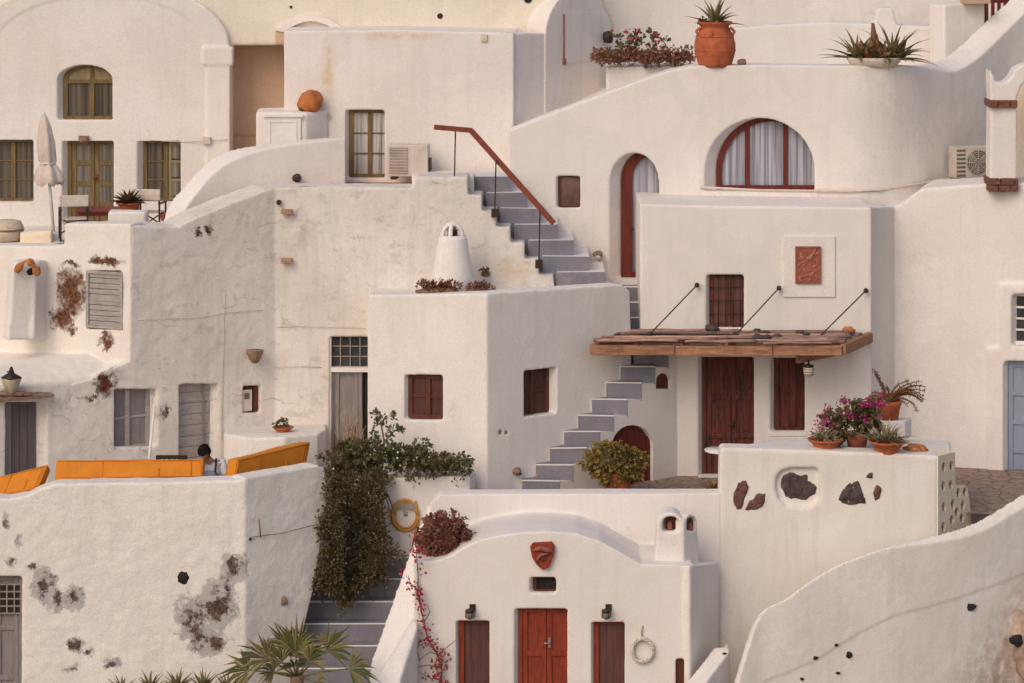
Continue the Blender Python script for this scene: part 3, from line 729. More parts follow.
# tall door with its lattice transom
dr = door(h_t, Hp, (330, 371, 359, 480), .2, .1, M['greydoor'], 1, 1, handle=True)
u0, u1, z0, z1 = back(Hp, (329, 337, 368, 368), .2, .1); b = MB()
for k in range(5): b.pbox(Hp, u0+(u1-u0)*k/4-.010, u0+(u1-u0)*k/4+.010, z0, z1, .13, .15)
for k in range(4): b.pbox(Hp, u0, u1, z0+(z1-z0)*k/3-.010, z0+(z1-z0)*k/3+.010, .145, .165)
tr = b.build('transom_lattice', M['metal'], h_t)
b = MB(); b.pbox(Hp, u0-.02, u1+.02, z0, z1+.02, .17, .19); b.build('pane', M['glass'], tr)
b = MB(); b.pbox(Hp, Hp.uv(329, 0)[0], Hp.uv(369, 0)[0], Hp.uv(0, 371.5)[1], Hp.uv(0, 367)[1], .05, .19); u = Hp.uv(329, 0)[0]; b.pbox(Hp, u, u+.04, Hp.uv(0, 480)[1], Hp.uv(0, 337)[1], .05, .2); b.build('door_frame', M['whitepaint'], h_t)
b = MB(); b.pbox(Hp, Hp.uv(359.5, 0)[0], Hp.uv(369, 0)[0], Hp.uv(0, 480)[1], Hp.uv(0, 372)[1], .195, .21); b.build('door_gap_shade', M['dark'], h_t)  # dark strip painted for the shade beside the door
# stone slab over the left door
b = MB(); b.obox(J.at(22, 396, -.12), (J.u.x, J.u.y, 0), (J.n.x, J.n.y, 0), (0,0,1), .55, .14, .028); b.blob(J.at(10, 393, -.08), (.36, .13, .06), 3, .35, 2.5); b.blob(J.at(34, 394, -.08), (.28, .12, .045), 3, .3, 2.5, seed=3)
b.build('door_hood', M['stone'], h_t, bevel=.02)
# built-in bench at the corner
bench = thing('masonry_bench', 'rounded white masonry bench filling the corner of the rough old house', 'bench')
b = MB(); b.top([(224, 434, 58.2), (250, 438, 57.7), (285, 437, 57.5), (318, 434, 57.8), (326, 429, 58.6), (326, 424, 60.2), (270, 424, 60.3), (226, 428, 59.6)], 4.0)
b.build('seat', M['w_old'], bench, vox=VX, disp=.012)

# upper left block with the shuttered window and its own low roof
Lp = Plane(-60, 60.2, 131, J.at(131, 300).y)
def PL(px, py, rx, rz): return (px, py, Lp.at(px, py).y, rx, rz)
s_t = thing('shuttered_block', 'small bright block with a grey shutter and brown stone showing through fallen plaster', 'house')
flak = plaster('flaking_limewash', (.82, .765, .705), dirt=.7, patches=[PL(71, 292, 19, 27), PL(62, 318, 16, 14), PL(72, 331, 6, 5), PL(107, 262, 22, 4.5), PL(72, 264, 12, 3), PL(107, 341, 9, 11)], core=(.13, .062, .036), edge=(.60, .55, .52), coregain=1.1)
b = MB(); b.wall(Lp, [(-60, 246), (64, 246), (65, 224), (131, 224), (131, 372), (70, 384), (-60, 400)], [(rect(87, 271, 122, 329), .06, 0)], thick=.5)
b.top([(-70, 392, 56.62), (0, 385, 57.32), (60, 380, 57.92), (72, 382, 58.04), (90, 377, 58.24), (131, 358, 58.65), (131, 344, 59.5), (60, 340, 60.4), (-70, 334, 61.5)], 7.5)
b.build('wall', flak, s_t, vox=VX, disp=.05)
sh_ = planks(s_t, Lp, (88, 272, 121, 328), .055, 0, M['shutter'], 10, True, 'shutter', .012)
b = MB(); u0, u1, z0, z1 = back(Lp, (88, 272, 121, 328), 0, 0)
b.ring(Lp, [(u0-.04,z0-.03),(u1+.04,z0-.03),(u1+.04,z1+.03),(u0-.04,z1+.03)], [(u0+.02,z0+.02),(u1-.02,z0+.02),(u1-.02,z1-.02),(u0+.02,z1-.02)], -.02, .05); b.pbox(Lp, u0+.02, u1-.02, (z0+z1)/2-.02, (z0+z1)/2+.02, -.005, .05); b.build('frame', M['shutter'], sh_)
# stub chimney with a broken pot
ch = thing('stub_chimney', 'square white chimney with a rounded back and a broken orange tile in its mouth', 'chimney')
b = MB()
Cp = Plane(4, 58.6, 50, 59.4)
b.wall(Plane(10, 58.5, 36, 58.75), [(8, 340), (14, 268), (18, 262), (36, 262), (36, 340)], thick=.35)
b.wall(Plane(36, 58.75, 52, 59.5), [(34, 340), (36, 266), (40, 260), (46, 260), (50, 268), (51, 338)], thick=.5)
b.build('stack', M['w'], ch, vox=.04, disp=.02)
b = MB(); pts = [at(17+22*k/12-1, 272-11*math.sin(math.pi*k/12), 58.45) for k in range(13)]; b.tube(pts, [.05+.03*math.sin(k) for k in range(13)], 7); b.blob(at(37, 271, 58.5), (.09, .09, .09), 2, .4); b.build('broken_tile', M['orange_rock'], ch)
b = MB(); b.blob(at(27, 271, 58.75), (.17, .1, .11), 2, .2); b.build('flue', M['dark'], ch)

# terrace in front of the vaulted house
sheet('upper_terrace', [(-60, 247, 60.0), (190, 239, 61.0), (232, 225, 64.0), (-60, 223, 64.4)], M['w_old'])
rp = thing('curved_ramp_wall', 'thick white parapet sweeping up in a curve from the terrace to the small window', 'wall')
b = MB()
b.sweep([(177, 222, 260, 60.35), (184, 200, 260, 60.5), (196, 184, 260, 60.65), (214, 164, 260, 60.85), (236, 152, 260, 61.05), (262, 147, 260, 61.25), (300, 142, 260, 61.5), (346, 138, 260, 61.8)], .38, [14, 12, 10, 9, 7, 3, 1, 0])
b.build('wall', M['w'], rp, vox=VX, disp=.012)
b = MB(); b.blob(at(297, 178, 61.35), (.1, .09, .09), 2, .2); b.build('drain_pipe', M['iron'], rp)
sheet('small_terrace', [(268, 190, 60.4), (470, 190, 60.4), (470, 182, 62.6), (300, 182, 62.6)], flat('red_terrace_paint', (.42, .20, .12), .85, var=.25, scale=3))
lp_ = thing('stair_head_wall', 'low white block at the head of the upper stairs beside the air conditioner', 'wall')
b = MB(); b.top([(412, 176, 60.6), (474, 175, 60.7), (474, 170, 62.3), (412, 171, 62.3)], 9.0); b.build('wall', M['w'], lp_, vox=VX, disp=.02)
# ------------------------------------------------------------------ stairs
def stair(root, steps, zbase, yback, mats, nose=True, hgt=0.0):
    """steps = (xl, xr, ytop, ybottom, Y): grey painted risers, limewashed sides, pale painted edges."""
    for i, (xl, xr, yt, yb, Y) in enumerate(steps):
        X0, X1, z1 = xat(xl, Y), xat(xr, Y), zat(yt, Y)
        j = lambda a: (rng.random()-.5)*a
        b = MB(); yk = yback(i) if callable(yback) else yback; zb = max(zbase, z1-hgt) if hgt else zbase
        t0, t1 = z1+j(.02), z1+j(.02)
        pts_b = [(X0, Y, zb), (X1, Y, zb), (X1, yk, zb), (X0, yk, zb)]
        pts_t = [(X0+j(.02), Y+j(.02), t0), (X1+j(.02), Y+j(.02), t1), (X1, yk, t1), (X0, yk, t0)]
        fs = b.hexa(pts_b, pts_t, 1)
        for f in fs: f.material_index = 1
        fs[1].material_index = 0 if mats == 'grey' else 1          # tread
        fs[2].material_index = 0                                   # riser
        if nose:
            b.hexa([(X0, Y-.012, t0-.022), (X1+.006, Y-.012, t1-.022), (X1+.006, Y+.035, t1-.022), (X0, Y+.035, t0-.022)],
                   [(X0, Y-.012, t0+.006), (X1+.006, Y-.012, t1+.006), (X1+.006, Y+.035, t1+.006), (X0, Y+.035, t0+.006)], 1)
        b.build('step', [M['grey'], M['w_stair']], root, bevel=.012)
us = thing('upper_staircase', 'upper flight of grey-faced steps climbing left under the red handrail', 'stairs')
stair(us, stp, 8.2, 62.2, 'white', nose=False)
b = MB(); b.top([(540, 287.5, 59.97), (604, 287.5, 59.97), (610, 280, 61.3), (652, 280, 61.3), (652, 277, 62.3), (540, 277, 62.3)], 8.0); b.build('landing', M['w_stair'], us)
ls = thing('lower_staircase', 'lower flight of grey steps with white painted edges climbing right to the pergola', 'stairs')
lst = [(523+14.0*i, 560+13.6*i, 480.5-16.3*i, 0, 57.9+.24*i) for i in range(-1, 9)]
lst += [(612, 650, 333-15.6*k, 0, 60.15+.3*k) for k in range(0, 4)]
lst = [(a-(1 if i < 10 else 0), c, d, e, Y) for i, (a, c, d, e, Y) in enumerate(lst)]
def yb_(i): return lst[i][4]+ (.75 if i < 10 else 2.0)
stair(ls, lst, 4.5, yb_, 'grey', hgt=.37)
FL = Plane(560, 57.925, 668.8, 59.845)
b = MB()
b.wall(FL, [(559, 560)] + [q for i in range(1, 10) for q in ((lst[i][1]+.3, lst[i][2]+16.8), (lst[i][1]+.3, lst[i][2]+.6))] + [(696, 349), (696, 560)],
       [(archpx(612, 653, 425, 446, 500, 12), .16, -.2), (archpx(656, 671, 373, 381, 389, 8), .12, -.2)], thick=.35, vox_pad=False)
fl = b.build('flank_wall', M['w'], ls)
door(ls, FL, (612, 425, 653, 500), .14, -.2, M['redwood'], arch=446, name='cellar_door', handle=False, fw=.04)
b = MB(); b.poly(FL, [FL.uv(x-.2, y) for x, y in archpx(655.5, 671.5, 372.5, 381, 389, 8)], .07, .118); b.build('vent_board', M['brownwin'], ls)

hr = thing('handrail', 'dark red metal handrail on thin posts beside the upper grey steps', 'railing')
ra, rb_, rc = at(434, 127, 60.25), at(472.5, 130.5, 60.2), at(554, 223.5, 59.75)
b = MB(); b.bar(ra, rb_, .06, .10); b.bar(rb_+Vector((-.03,0,.0)), rc, .06, .11); b.build('rail', M['rust'], hr, bevel=.01)
for (x, y0, y1, Y) in ((455.5, 130, 184, 60.22), (496, 160, 213, 59.98), (540, 212, 264, 59.8)):
    b = MB(); b.bar(at(x, y0, Y), at(x-1.2, y1, Y), .028); p = b.build('post', M['iron'], hr)
    b = MB(); c = at(x-1, y1, Y+.02); b.obox(c, (1,0,0), (0,1,0), (0,0,1), .075, .10, .075); b.build('base_plate', M['iron'], p)
wl = thing('stone_step_lamp', 'small tan stone lamp on the wall at the foot of the upper steps', 'lamp')
b = MB(); b.blob(at(598, 254, 61.62), (.11, .16, .07), 2, .15); b.build('body', M['stone'], wl)
b = MB(); b.blob(at(598, 257, 61.5), (.06, .06, .04), 2, .05); b.build('bulb_glass', M['canvas'], wl)

# ------------------------------------------------------------------ box house
I1 = Plane(367, 58.3, 487, 57.5); I2 = Plane(487, 57.5, 632, 59.8)
i_t = thing('box_house', 'white cube house with two small dark red windows below the cone chimney', 'house')
b = MB()
b.wall(I1, [(367, 295), (440, 294), (487, 293.5), (487, 620), (367, 620)], [(rect(404, 375, 442, 420), .2, .32)], thick=.42)
b.wall(I2, [(487, 293.5), (560, 288.5), (622, 284.5), (630, 291), (632, 345), (633, 620), (487, 620)], [([(525, 371), (557, 367), (557, 413), (525, 417)], .24, -.38), (rect(499, 430, 502, 435), .06, 0), (rect(505, 429.5, 508, 434.5), .06, 0)], thick=.42)
b.top([(369, 298.5, 58.7), (471, 298.5, 58.15), (615, 293.5, 60.15), (617, 283, 60.6), (369, 283, 60.6)], 4.5)
b.build('wall', M['w'], i_t, vox=VX, disp=.012)
wi = window(i_t, I1, (404, 375, 442, 420), .18, .32, M['brownwin'], M['panel'], 2, 2, fw=.06, bar=.05, mull=.09)
u0, u1, z0, z1 = back(I2, (525, 368, 557, 416), .22, -.38)
window(i_t, I2, (525, 368.5, 557, 416.5), .22, -.38, M['brownwin'], M['panel'], 2, 2, fw=.05, mull=.06)
for px, py in ((500.5, 432.5), (506.5, 432)):
    b = MB(); p = I2.uv(px, py); b.pbox(I2, p[0]-.04, p[0]+.04, p[1]-.05, p[1]+.05, .01, .05); b.build('vent', M['stone'], i_t)
lt = thing('stone_wall_light', 'small brown stone light low on the right wall of the cube house', 'lamp')
b = MB(); b.blob(I2.at(516, 471, -.03), (.1, .1, .075), 2, .25); b.build('body', M['stone'], lt)
b = MB(); b.blob(I2.at(516, 473, -.1), (.05, .04, .03), 1, .1); b.build('lens', M['dark'], lt)
cone = thing('cone_chimney', 'tapering white cone chimney with a hooped cap on the flat roof of the cube house', 'chimney')
cx_, cz = at(452.5, 290, 59.2), 0
s_ = 59.2/F
b = MB(); b.lathe(cx_, [(23.5*s_, 0), (21*s_, 14*s_), (17.5*s_, 33*s_), (14.5*s_, 51*s_), (13.6*s_, 53.5*s_), (9*s_, 54.5*s_)], 28, wob=.03); b.build('stack', M['w'], cone, smooth=True)
b = MB(); b.tube([cx_+Vector((-10*s_*math.cos(math.pi*k/12), 0, 53*s_+13*s_*math.sin(math.pi*k/12))) for k in range(13)], .045, 8); b.tube([cx_+Vector((2*s_*math.cos(math.pi*k/12), 8*s_*math.cos(math.pi*k/12)+.02, 53*s_+12*s_*math.sin(math.pi*k/12))) for k in range(13)], .045, 8); b.build('hood', M['w'], cone, smooth=True)
b = MB(); b.lathe(cx_+Vector((0,0,54*s_)), [(.10, 0), (.10, .11), (.13, .12)], 12); b.build('flue', M['iron'], cone)

# ------------------------------------------------------------------ pergola house
G = Plane(640, 60.0, 872, 60.0)
g2 = thing('pergola_house', 'white two-storey house front with a barred window above the timber pergola', 'house')
b = MB()
b.wall(G, [(640, 204), (700, 205.5), (780, 206.5), (872, 207.5), (872, 560), (640, 560)],
       [(rect(706, 275, 743, 328), .22, .42), (rect(698, 357, 753, 480), .24, .5), (rect(770, 358, 804, 432), .22, .5)], thick=2.1)
b.wall(Plane(866, 60.02, 897, 61.3), [(868, 207.5), (897, 206.5), (897, 560), (868, 560)], thick=1.5)
b.build('wall', M['w'], g2, vox=VX, disp=.012)
b = MB(); b.pbox(G, G.uv(783, 0)[0], G.uv(835, 0)[0], G.uv(0, 297)[1], G.uv(0, 236)[1], -.035, .02); b.build('plaque_border', M['w'], g2, bevel=.01)
wb = window(g2, G, (706, 275, 743, 328), .2, .42, M['brownwin'], glass('dim_red_glass', (.075, .03, .026), .3), 2, 1, fw=.05, mull=.04)
u0, u1, z0, z1 = back(G, (706, 275, 743, 328), .2, .42); b = MB()
for k in range(1, 5): b.tube([G.w(u0+(u1-u0)*k/5, z0-.02, .1), G.w(u0+(u1-u0)*k/5, z1+.02, .1)], .010, 5)
for k in range(1, 4): b.tube([G.w(u0-.02, z0+(z1-z0)*k/4, .1), G.w(u1+.02, z0+(z1-z0)*k/4, .1)], .009, 5)
b.build('bars', M['iron'], wb)
door(g2, G, (698, 357, 753, 476), .2, .5, M['oldred'], 2, 3, hm='iron', fw=.05)
wd = window(g2, G, (770, 358, 804, 432), .2, .5, M['oldred'], M['oldred'], 2, 1, fw=.07, mull=.12)
b = MB(); b.pbox(G, G.uv(768, 0)[0], G.uv(806, 0)[0], G.uv(0, 436)[1], G.uv(0, 431)[1], -.02, .1); b.build('sill', M['w'], wd)
b = MB(); b.pbox(G, G.uv(698, 0)[0], G.uv(756, 0)[0], G.uv(0, 482)[1], G.uv(0, 475)[1], -.15, .2); b.build('doorstep', M['w_stair'], g2)
pq = thing('relief_plaque', 'small red terracotta relief plaque framed on the white wall above the pergola', 'plaque')
b = MB(); u0, z1 = G.uv(795, 246); u1, z0 = G.uv(820.5, 283)
b.pbox(G, u0, u1, z0, z1, -.075, -.035)
pk = MB(); rr = random.Random(5)
for k in range(26):
    u = u0+.06+(u1-u0-.12)*rr.random(); z = z0+.06+(z1-z0-.12)*rr.random()
    pk.blob(G.w(u, z, -.072), (.03+.04*rr.random(), .018, .015+.035*rr.random()), 2, .3, seed=k, rot=rr.random()*3)
pk.tube([G.w(u0+.05, z0+.1, -.078), G.w((u0+u1)/2, z0+.17, -.08), G.w(u1-.05, z0+.08, -.078)], .016, 5)
o = b.build('slab', M['terra_dull'], pq, bevel=.008); pk.build('relief', flat('worn_relief', (.36, .14, .095), .85, var=.4, scale=9), o)
b = MB(); b.ring(G, [(u0,z0),(u1,z0),(u1,z1),(u0,z1)], [(u0+.03,z0+.03),(u1-.03,z0+.03),(u1-.03,z1-.03),(u0+.03,z1-.03)], -.088, -.075); b.build('rim', M['terra_dull'], o)

# pergola
pg = thing('pergola', 'timber lean-to pergola with rough boards hung from the house front on iron rods', 'pergola')
yF, yW = 58.6, 59.97
zT = zat(345.5, yF)
xl_, xr_ = xat(590, yF), xat(842, yF)
b = MB()
xm = xat(675, yF)
b.box((xl_, yF, zT-.19), (xm-.01, yF+.14, zT-.0)); b.box((xm+.01, yF+.004, zT-.205), (xat(773, yF)-.008, yF+.14, zT-.012)); b.box((xat(773, yF)+.008, yF-.003, zT-.20), (xr_, yF+.14, zT-.006))
b.build('front_beam', M['beam'], pg, bevel=.012)
b = MB(); p0, p1 = Vector((xr_+.02, yF+.05, zT-.085)), Vector((xat(870, yW), yW, zT-.06)); b.bar(p0, p1, .13, .21); b.build('side_beam', M['beam'], pg, bevel=.015)
b = MB(); b.bar(Vector((xat(797, 58.95), 58.95, zT-.30)), Vector((xat(850, 59.85), 59.85, zT-.24)), .1, .22); b.build('bracket_beam', M['beam'], pg, bevel=.015)
b = MB(); p0, p1 = Vector((xl_+.07, yF+.14, zT-.08)), Vector((xat(640, yW), yW, zT-.06)); b.bar(p0, p1, .12, .18); b.build('side_beam', M['beam'], pg, bevel=.015)
for k in range(5):
    x = xl_+.9+k*.88; b = MB(); b.bar(Vector((x, yF+.14, zT-.05)), Vector((x+.2+.1*k, yW, zT-.03)), .09, .14); b.build('rafter', M['beam'], pg, bevel=.01)
rr = random.Random(11)
for k in range(22):                                     # loose boards laid along the roof, uneven lengths
    t = k/21; y = yF-.02+t*(yW-yF-.05); x0 = xl_+.15+t*.85; x1 = xr_-.1+t*.62
    segs = 2 if k % 3 else 3
    for q in range(segs):
        a = x0+(x1-x0)*q/segs+rr.uniform(-.22, .22); c = x0+(x1-x0)*(q+1)/segs+rr.uniform(-.2, .15)
        h = zT+.055+rr.uniform(0, .05)+.02*math.sin(k*2)
        q0 = rr.uniform(.018, .040); n = 7; sl = rr.uniform(-.05, .05); pts = [Vector((a+(c-a)*i/n, y+sl*(i/n-.5)+rr.uniform(-.008, .008), h+rr.uniform(-.008, .01))) for i in range(n+1)]
        b = MB(); b.tube(pts, [q0*rr.uniform(.85, 1.12) for _ in pts], 7); b.build('board', M['cane'], pg)
b = MB(); b.box((xl_+.2, yF+.14, zT+.02), (xr_, yW-.02, zT+.045))
o = b.build('reed_mat', wood('reed_mat', (.20, .135, .10), .55, (.09, .06, .05), .6, scale=(1.2, 22, 22)), pg)
for (ax, ay, bx, by) in ((697, 285, 650, 334), (779, 288, 735.5, 335), (866, 290.5, 818, 338)):
    b = MB(); A0 = at(ax, ay, 59.9); b.tube([A0, at(bx, by, 59.1)], .014, 6); b.blob(A0, (.05, .08, .05), 2, .1); b.blob(at(bx, by, 59.1), (.06, .06, .05), 2, .2); b.build('tie_rod', M['iron'], pg)
for k, (px, py, Y, w) in enumerate(((617, 338, 59.1, .07), (703, 338, 59.0, .09), (712, 331, 59.75, .15), (757, 334, 59.6, .08), (765, 336, 59.3, .10), (758, 345, 58.75, .12), (767, 345, 58.75, .1), (777, 342, 58.95, .09), (800, 338, 59.3, .10), (806, 340, 59.2, .08), (848, 337, 59.6, .13), (735, 337, 59.2, .07))):
    s = thing('stone', 'rough dark stone holding down the boards on top of the pergola', 'stone', 'stones weighing down the pergola roof')
    if k == 10: s['label'] = 'orange tile shard lying at the right end of the pergola roof'; del s['group']
    b = MB(); p = at(px, py, Y); z = zT+.11
    b.blob(Vector((p.x, p.y, z+w*.3)), (w, w*.8, w*.5), 2, .35, 2, seed=k); b.build('rock', M['orange_rock'] if k == 10 else M['lava'], s)
la = thing('pergola_lantern', 'small ribbed glass lantern hanging under the right end of the pergola', 'lamp')
c = at(808.5, 377, 59.0); s_ = 59/F
b = MB(); b.lathe(c, [(2*s_, 0), (4.5*s_, 1.5*s_), (5.2*s_, 6*s_), (5*s_, 10*s_)], 14); b.build('shade', M['canvas'], la)
b = MB(); b.lathe(c+Vector((0,0,10*s_)), [(5.3*s_, 0), (5.3*s_, 2*s_), (1*s_, 3*s_), (1*s_, 7*s_)], 12)
for k in range(3): b.lathe(c+Vector((0,0,(2.5+2.6*k)*s_)), [(5.3*s_, 0), (5.3*s_, .5*s_)], 14)
b.build('cage', M['iron'], la)

# ------------------------------------------------------------------ far right house with the blue door
Fp = Plane(893, 61.2, 1060, 60.3)
f_t = thing('blue_door_house', 'tall white wall with a blue-grey door and small window inside raised white surrounds', 'house')
b = MB()
b.wall(Fp, [(884, 206), (897, 206), (908, 199), (916, 192), (926, 188), (985, 184), (1075, 182), (1075, 560), (884, 560)], [(rect(1003, 361, 1058, 486), .24, .5), (rect(1011, 294, 1058, 346), .22, .4)], thick=1.6)
b.wall(Fp, [(987, 490), (987, 348), (1000, 348), (1000, 284), (1070, 284), (1070, 490)], [(rect(1003, 361, 1058, 486), .3, .45), (rect(1011, 294, 1058, 346), .3, .4)], thick=.315, d0=-.06)
b.build('wall', M['w'], f_t, vox=.04, disp=.025)
door(f_t, Fp, (1000, 361, 1058, 483), .17, .4, M['blue'], 2, 4, hm='iron', fw=.07)
wf = window(f_t, Fp, (1008, 294, 1058, 346), .17, .4, M['whitepaint'], M['glass'], 1, 4, fw=.05, bar=.04)
b = MB(); b.pbox(Fp, Fp.uv(995, 0)[0], Fp.uv(1062, 0)[0], Fp.uv(0, 489)[1], Fp.uv(0, 483)[1], -.22, .2); b.build('doorstep', M['w_cream'], f_t)
b = MB(); b.tube([Fp.at(982, 481, .02), Fp.at(982, 481, -.06)], .04, 8); b.build('pipe', M['iron'], f_t)
# bell arch with brick bands on its roof
ba = thing('arch_gateway', 'white pillar with brick bands carrying a rounded arch at the right edge', 'gateway')
Pp = Plane(987, 60.45, 1100, 60.45); PX = 3.0
b = MB()
b.wall(Pp, [(x_+PX, y_) for x_, y_ in [(987, 190), (987.5, 96), (986.5, 82), (987, 70), (990, 74), (993, 82), (1002, 83), (1008, 78), (1012, 70), (1018, 66), (1028, 63), (1075, 63), (1075, 80), (1036, 76), (1024, 79), (1017, 88), (1014, 98), (1013.5, 190)]], thick=.55)
b.build('pillar', M['w'], ba, vox=.035, disp=.012)
for (y0, y1, x0, x1) in ((100, 108, 988.5, 1017.5), (178, 192, 988, 1018)):
    b = MB(); nrow = 1 if y1-y0 < 9 else 2
    for q in range(nrow):
        x = x0
        while x < x1-2:
            w = 9+rng.random()*6; xe = min(x1, x+w); ya, yb = y0+(y1-y0)*q/nrow, y0+(y1-y0)*(q+1)/nrow-.8
            b.pbox(Pp, Pp.uv(x, 0)[0], Pp.uv(xe-.6, 0)[0], Pp.uv(0, yb)[1], Pp.uv(0, ya)[1], -.09-rng.random()*.03, .58); x = xe
    b.build('brick_band', M['brick'], ba, bevel=.012)
b = MB(); b.wall(Plane(1014, 61.9, 1100, 61.9), rect(1008, 80, 1100, 182), thick=.3); b.build('back_panel', M['w_cream'], ba)
b = MB(); b.top([(1014, 182, 60.9), (1080, 182, 60.9), (1080, 178, 61.8), (1014, 178, 61.8)], 10.5); b.build('ledge', M['w'], ba)

# ------------------------------------------------------------------ terraces
zt_ = zat(502, 57.6)
def flr(px, Y): return (px, HZ + (ZC-zt_)*F/Y, Y)
sheet('lower_terrace', [flr(470, 55.9), flr(726, 55.9), flr(726, 56.4), flr(940, 56.7), flr(1090, 56.3), flr(1090, 61.6), flr(470, 61.2)], M['paving'])
# ------------------------------------------------------------------ planter block with embedded stones
m_t = thing('planter_wall', 'big white garden wall block set with dark lava stones, flowerpots along its flat top', 'wall')
Mp = Plane(700, 55.6, 938, 55.6); Mr = Plane(938, 55.6, 968, 56.7)
b = MB()
b.wall(Mp, [(720, 452), (722, 448), (800, 450), (880, 453), (938, 456), (938, 720), (716, 720)], [([(775, 488), (776, 477), (781, 471), (790, 468), (818, 468), (819, 500), (812, 506), (800, 508), (785, 506), (778, 500)], .13, .25)], thick=.5)
b.top([(722, 449, 55.7), (938, 456, 55.7), (952, 452, 56.4), (950, 441, 57.6), (810, 437, 57.5), (782, 437.5, 57.4)], 3.5)
b.build('wall', M['w_old'], m_t, vox=.036, disp=.012)
b = MB()
hl = [(944, 467), (951.5, 466), (943.5, 486), (951, 485), (944, 507), (953, 504), (943.5, 527), (952, 520), (958.5, 493), (957, 512), (963, 505), (962, 518), (965, 492)]
b.wall(Mr, [(938, 456), (955, 452), (955.5, 487), (967, 486), (969, 498), (971, 512), (971, 720), (938, 720)], [([(x-2.1, y-.5), (x-.9, y-4.8), (x+1.5, y-4.5), (x+2.2, y), (x+1.1, y+4.8), (x-1.1, y+4.6)], .2, 0) for x, y in hl], thick=.42, vox_pad=False)
pe_ = b.build('pierced_end', M['w_cream'], m_t)
b = MB()
for x, y in hl: q = Mr.uv(x, y); b.pbox(Mr, q[0]-.05, q[0]+.05, q[1]-.09, q[1]+.09, .035, .19)
b.build('hole_shade_block', M['lava_red'], pe_)  # dark blocks added in the holes to stand for their shade
for k, (poly, mt) in enumerate((([(733, 508), (733.5, 493), (738, 483), (747, 481), (748, 488), (745, 498), (741, 510)], 'lava_red'), ([(745, 510), (750, 500), (757, 493), (765, 493), (766, 498), (762, 505), (755, 510)], 'lava_red'),
        ([(779, 486), (781, 477), (790, 473), (805, 475), (818, 469), (818.5, 496), (808, 503), (792, 504), (784, 501)], 'lava'), ([(837, 501), (843, 489), (850, 483), (857, 482), (864, 494), (865, 503), (850, 505)], 'lava'),
        ([(866, 477), (869, 473), (872, 474), (872, 478), (869, 479)], 'lava'), ([(873, 493), (876, 486), (880, 485), (882, 492), (880, 499), (875, 500)], 'lava_red'))):
    b = MB(); uv = [Mp.uv(x, y) for x, y in poly]; cu = sum(u for u, z in uv)/len(uv); cz = sum(z for u, z in uv)/len(uv)
    dd = .1 if k == 2 else -.02; nn = len(uv)
    rings = []
    for s_, dp in ((1.08, dd+.12), (1.03, dd+.022), (.8, dd-.002), (.45, dd-.015)):
        rings.append([b.bm.verts.new(Mp.w(cu+(u-cu)*s_+rng.uniform(-.012, .012), cz+(z-cz)*s_+rng.uniform(-.012, .012), dp+rng.uniform(-.012, .012))) for u, z in uv])
    for a_, c_ in zip(rings, rings[1:]):
        for i in range(nn): b.bm.faces.new((a_[i], a_[(i+1)%nn], c_[(i+1)%nn], c_[i]))
    b.bm.faces.new(rings[-1])
    bmesh.ops.subdivide_edges(b.bm, edges=b.bm.edges[:], cuts=3, use_grid_fill=True)
    for v in b.bm.verts: v.co += Vector((.4, -1, .4))*.045*noise.fractal(v.co*5.0, 1.0, 2.0, 4)
    b.build('embedded_stone', M[mt], m_t)

# ------------------------------------------------------------------ curved retaining wall, bottom right
n_t = thing('retaining_wall', 'curved white retaining wall with a pale coping sweeping up at the bottom right corner', 'wall')
cu = [(737, 690), (749, 650), (762, 617), (787, 603), (815, 583), (845, 567), (891, 550), (937, 538), (980, 524), (1024, 498), (1075, 466)]
Ys = [53.6, 53.7, 53.8, 53.9, 54.05, 54.2, 54.45, 54.8, 55.2, 55.7, 56.3]
lowl = [720, 715, 684, 672, 660, 641, 617, 604, 590, 573, 550]
b = MB(); b.sweep([(p[0], p[1], l, Y) for p, l, Y in zip(cu, lowl, Ys)], .17, [-5, -5, -5, -5, -5, -5, -3, 4, 8, 9, 9])
# lower face, set a little back, with dark discs painted for the shade of weep holes
NP = Plane(764, 53.95, 1075, 56.4)
b.sweep([(p[0], l-6, 760, Y+.016) for p, l, Y in zip(cu, lowl, Ys)], .5)
b.build('wall', plaster('worn_retaining_limewash', (.81, .755, .70), dirt=1.0, stains=[(1010, 650, 55.6, 60, 60, (.40, .26, .19)), (985, 690, 55.3, 60, 40, (.36, .22, .16)), (1024, 600, 55.7, 30, 40, (.5, .36, .28))], patches=[(973, 606, 55.2, 4, 3)], core=(.20, .11, .075), edge=(.50, .38, .31), coregain=.7), n_t, vox=.028, disp=.02)
def ynear(x):
    for (a, Ya), (c, Yc) in zip(zip([q[0] for q in cu], Ys), zip([q[0] for q in cu][1:], Ys[1:])):
        if a <= x <= c: return Ya+(Yc-Ya)*(x-a)/(c-a)
    return Ys[-1]
for (x, y, w, h, Y) in ((969, 607, 9, 5, 55.08), (849, 655, 4, 4.5, 54.30), (815, 658, 4, 2.5, 54.12), (836, 645, 3, 2, 54.2), (838, 673, 3, 2, 54.28), (802, 679, 2.5, 2, 54.06)):
    b = MB(); Y = ynear(x)+.004; b.blob(at(x, y, Y), (w*.8*Y/F, .018, h*.75*Y/F), 3, .3, seed=x); b.build('weep_hole_disc', M['dark'], n_t)
# boulder at the edge
bo = thing('rock_outcrop', 'pinkish rock with a dark hollow bulging from the wall at the lower right edge', 'rock')
b = MB(); b.blob(at(1030, 640, 55.75), (.45, .5, .7), 4, .35, 1.5, seed=4); b.build('boulder', stone('pink_rock', (.42, .30, .24), .35, 6), bo)
b = MB(); b.blob(at(1017, 640, 55.35), (.12, .1, .1), 3, .4); b.build('hollow', M['dark'], bo)

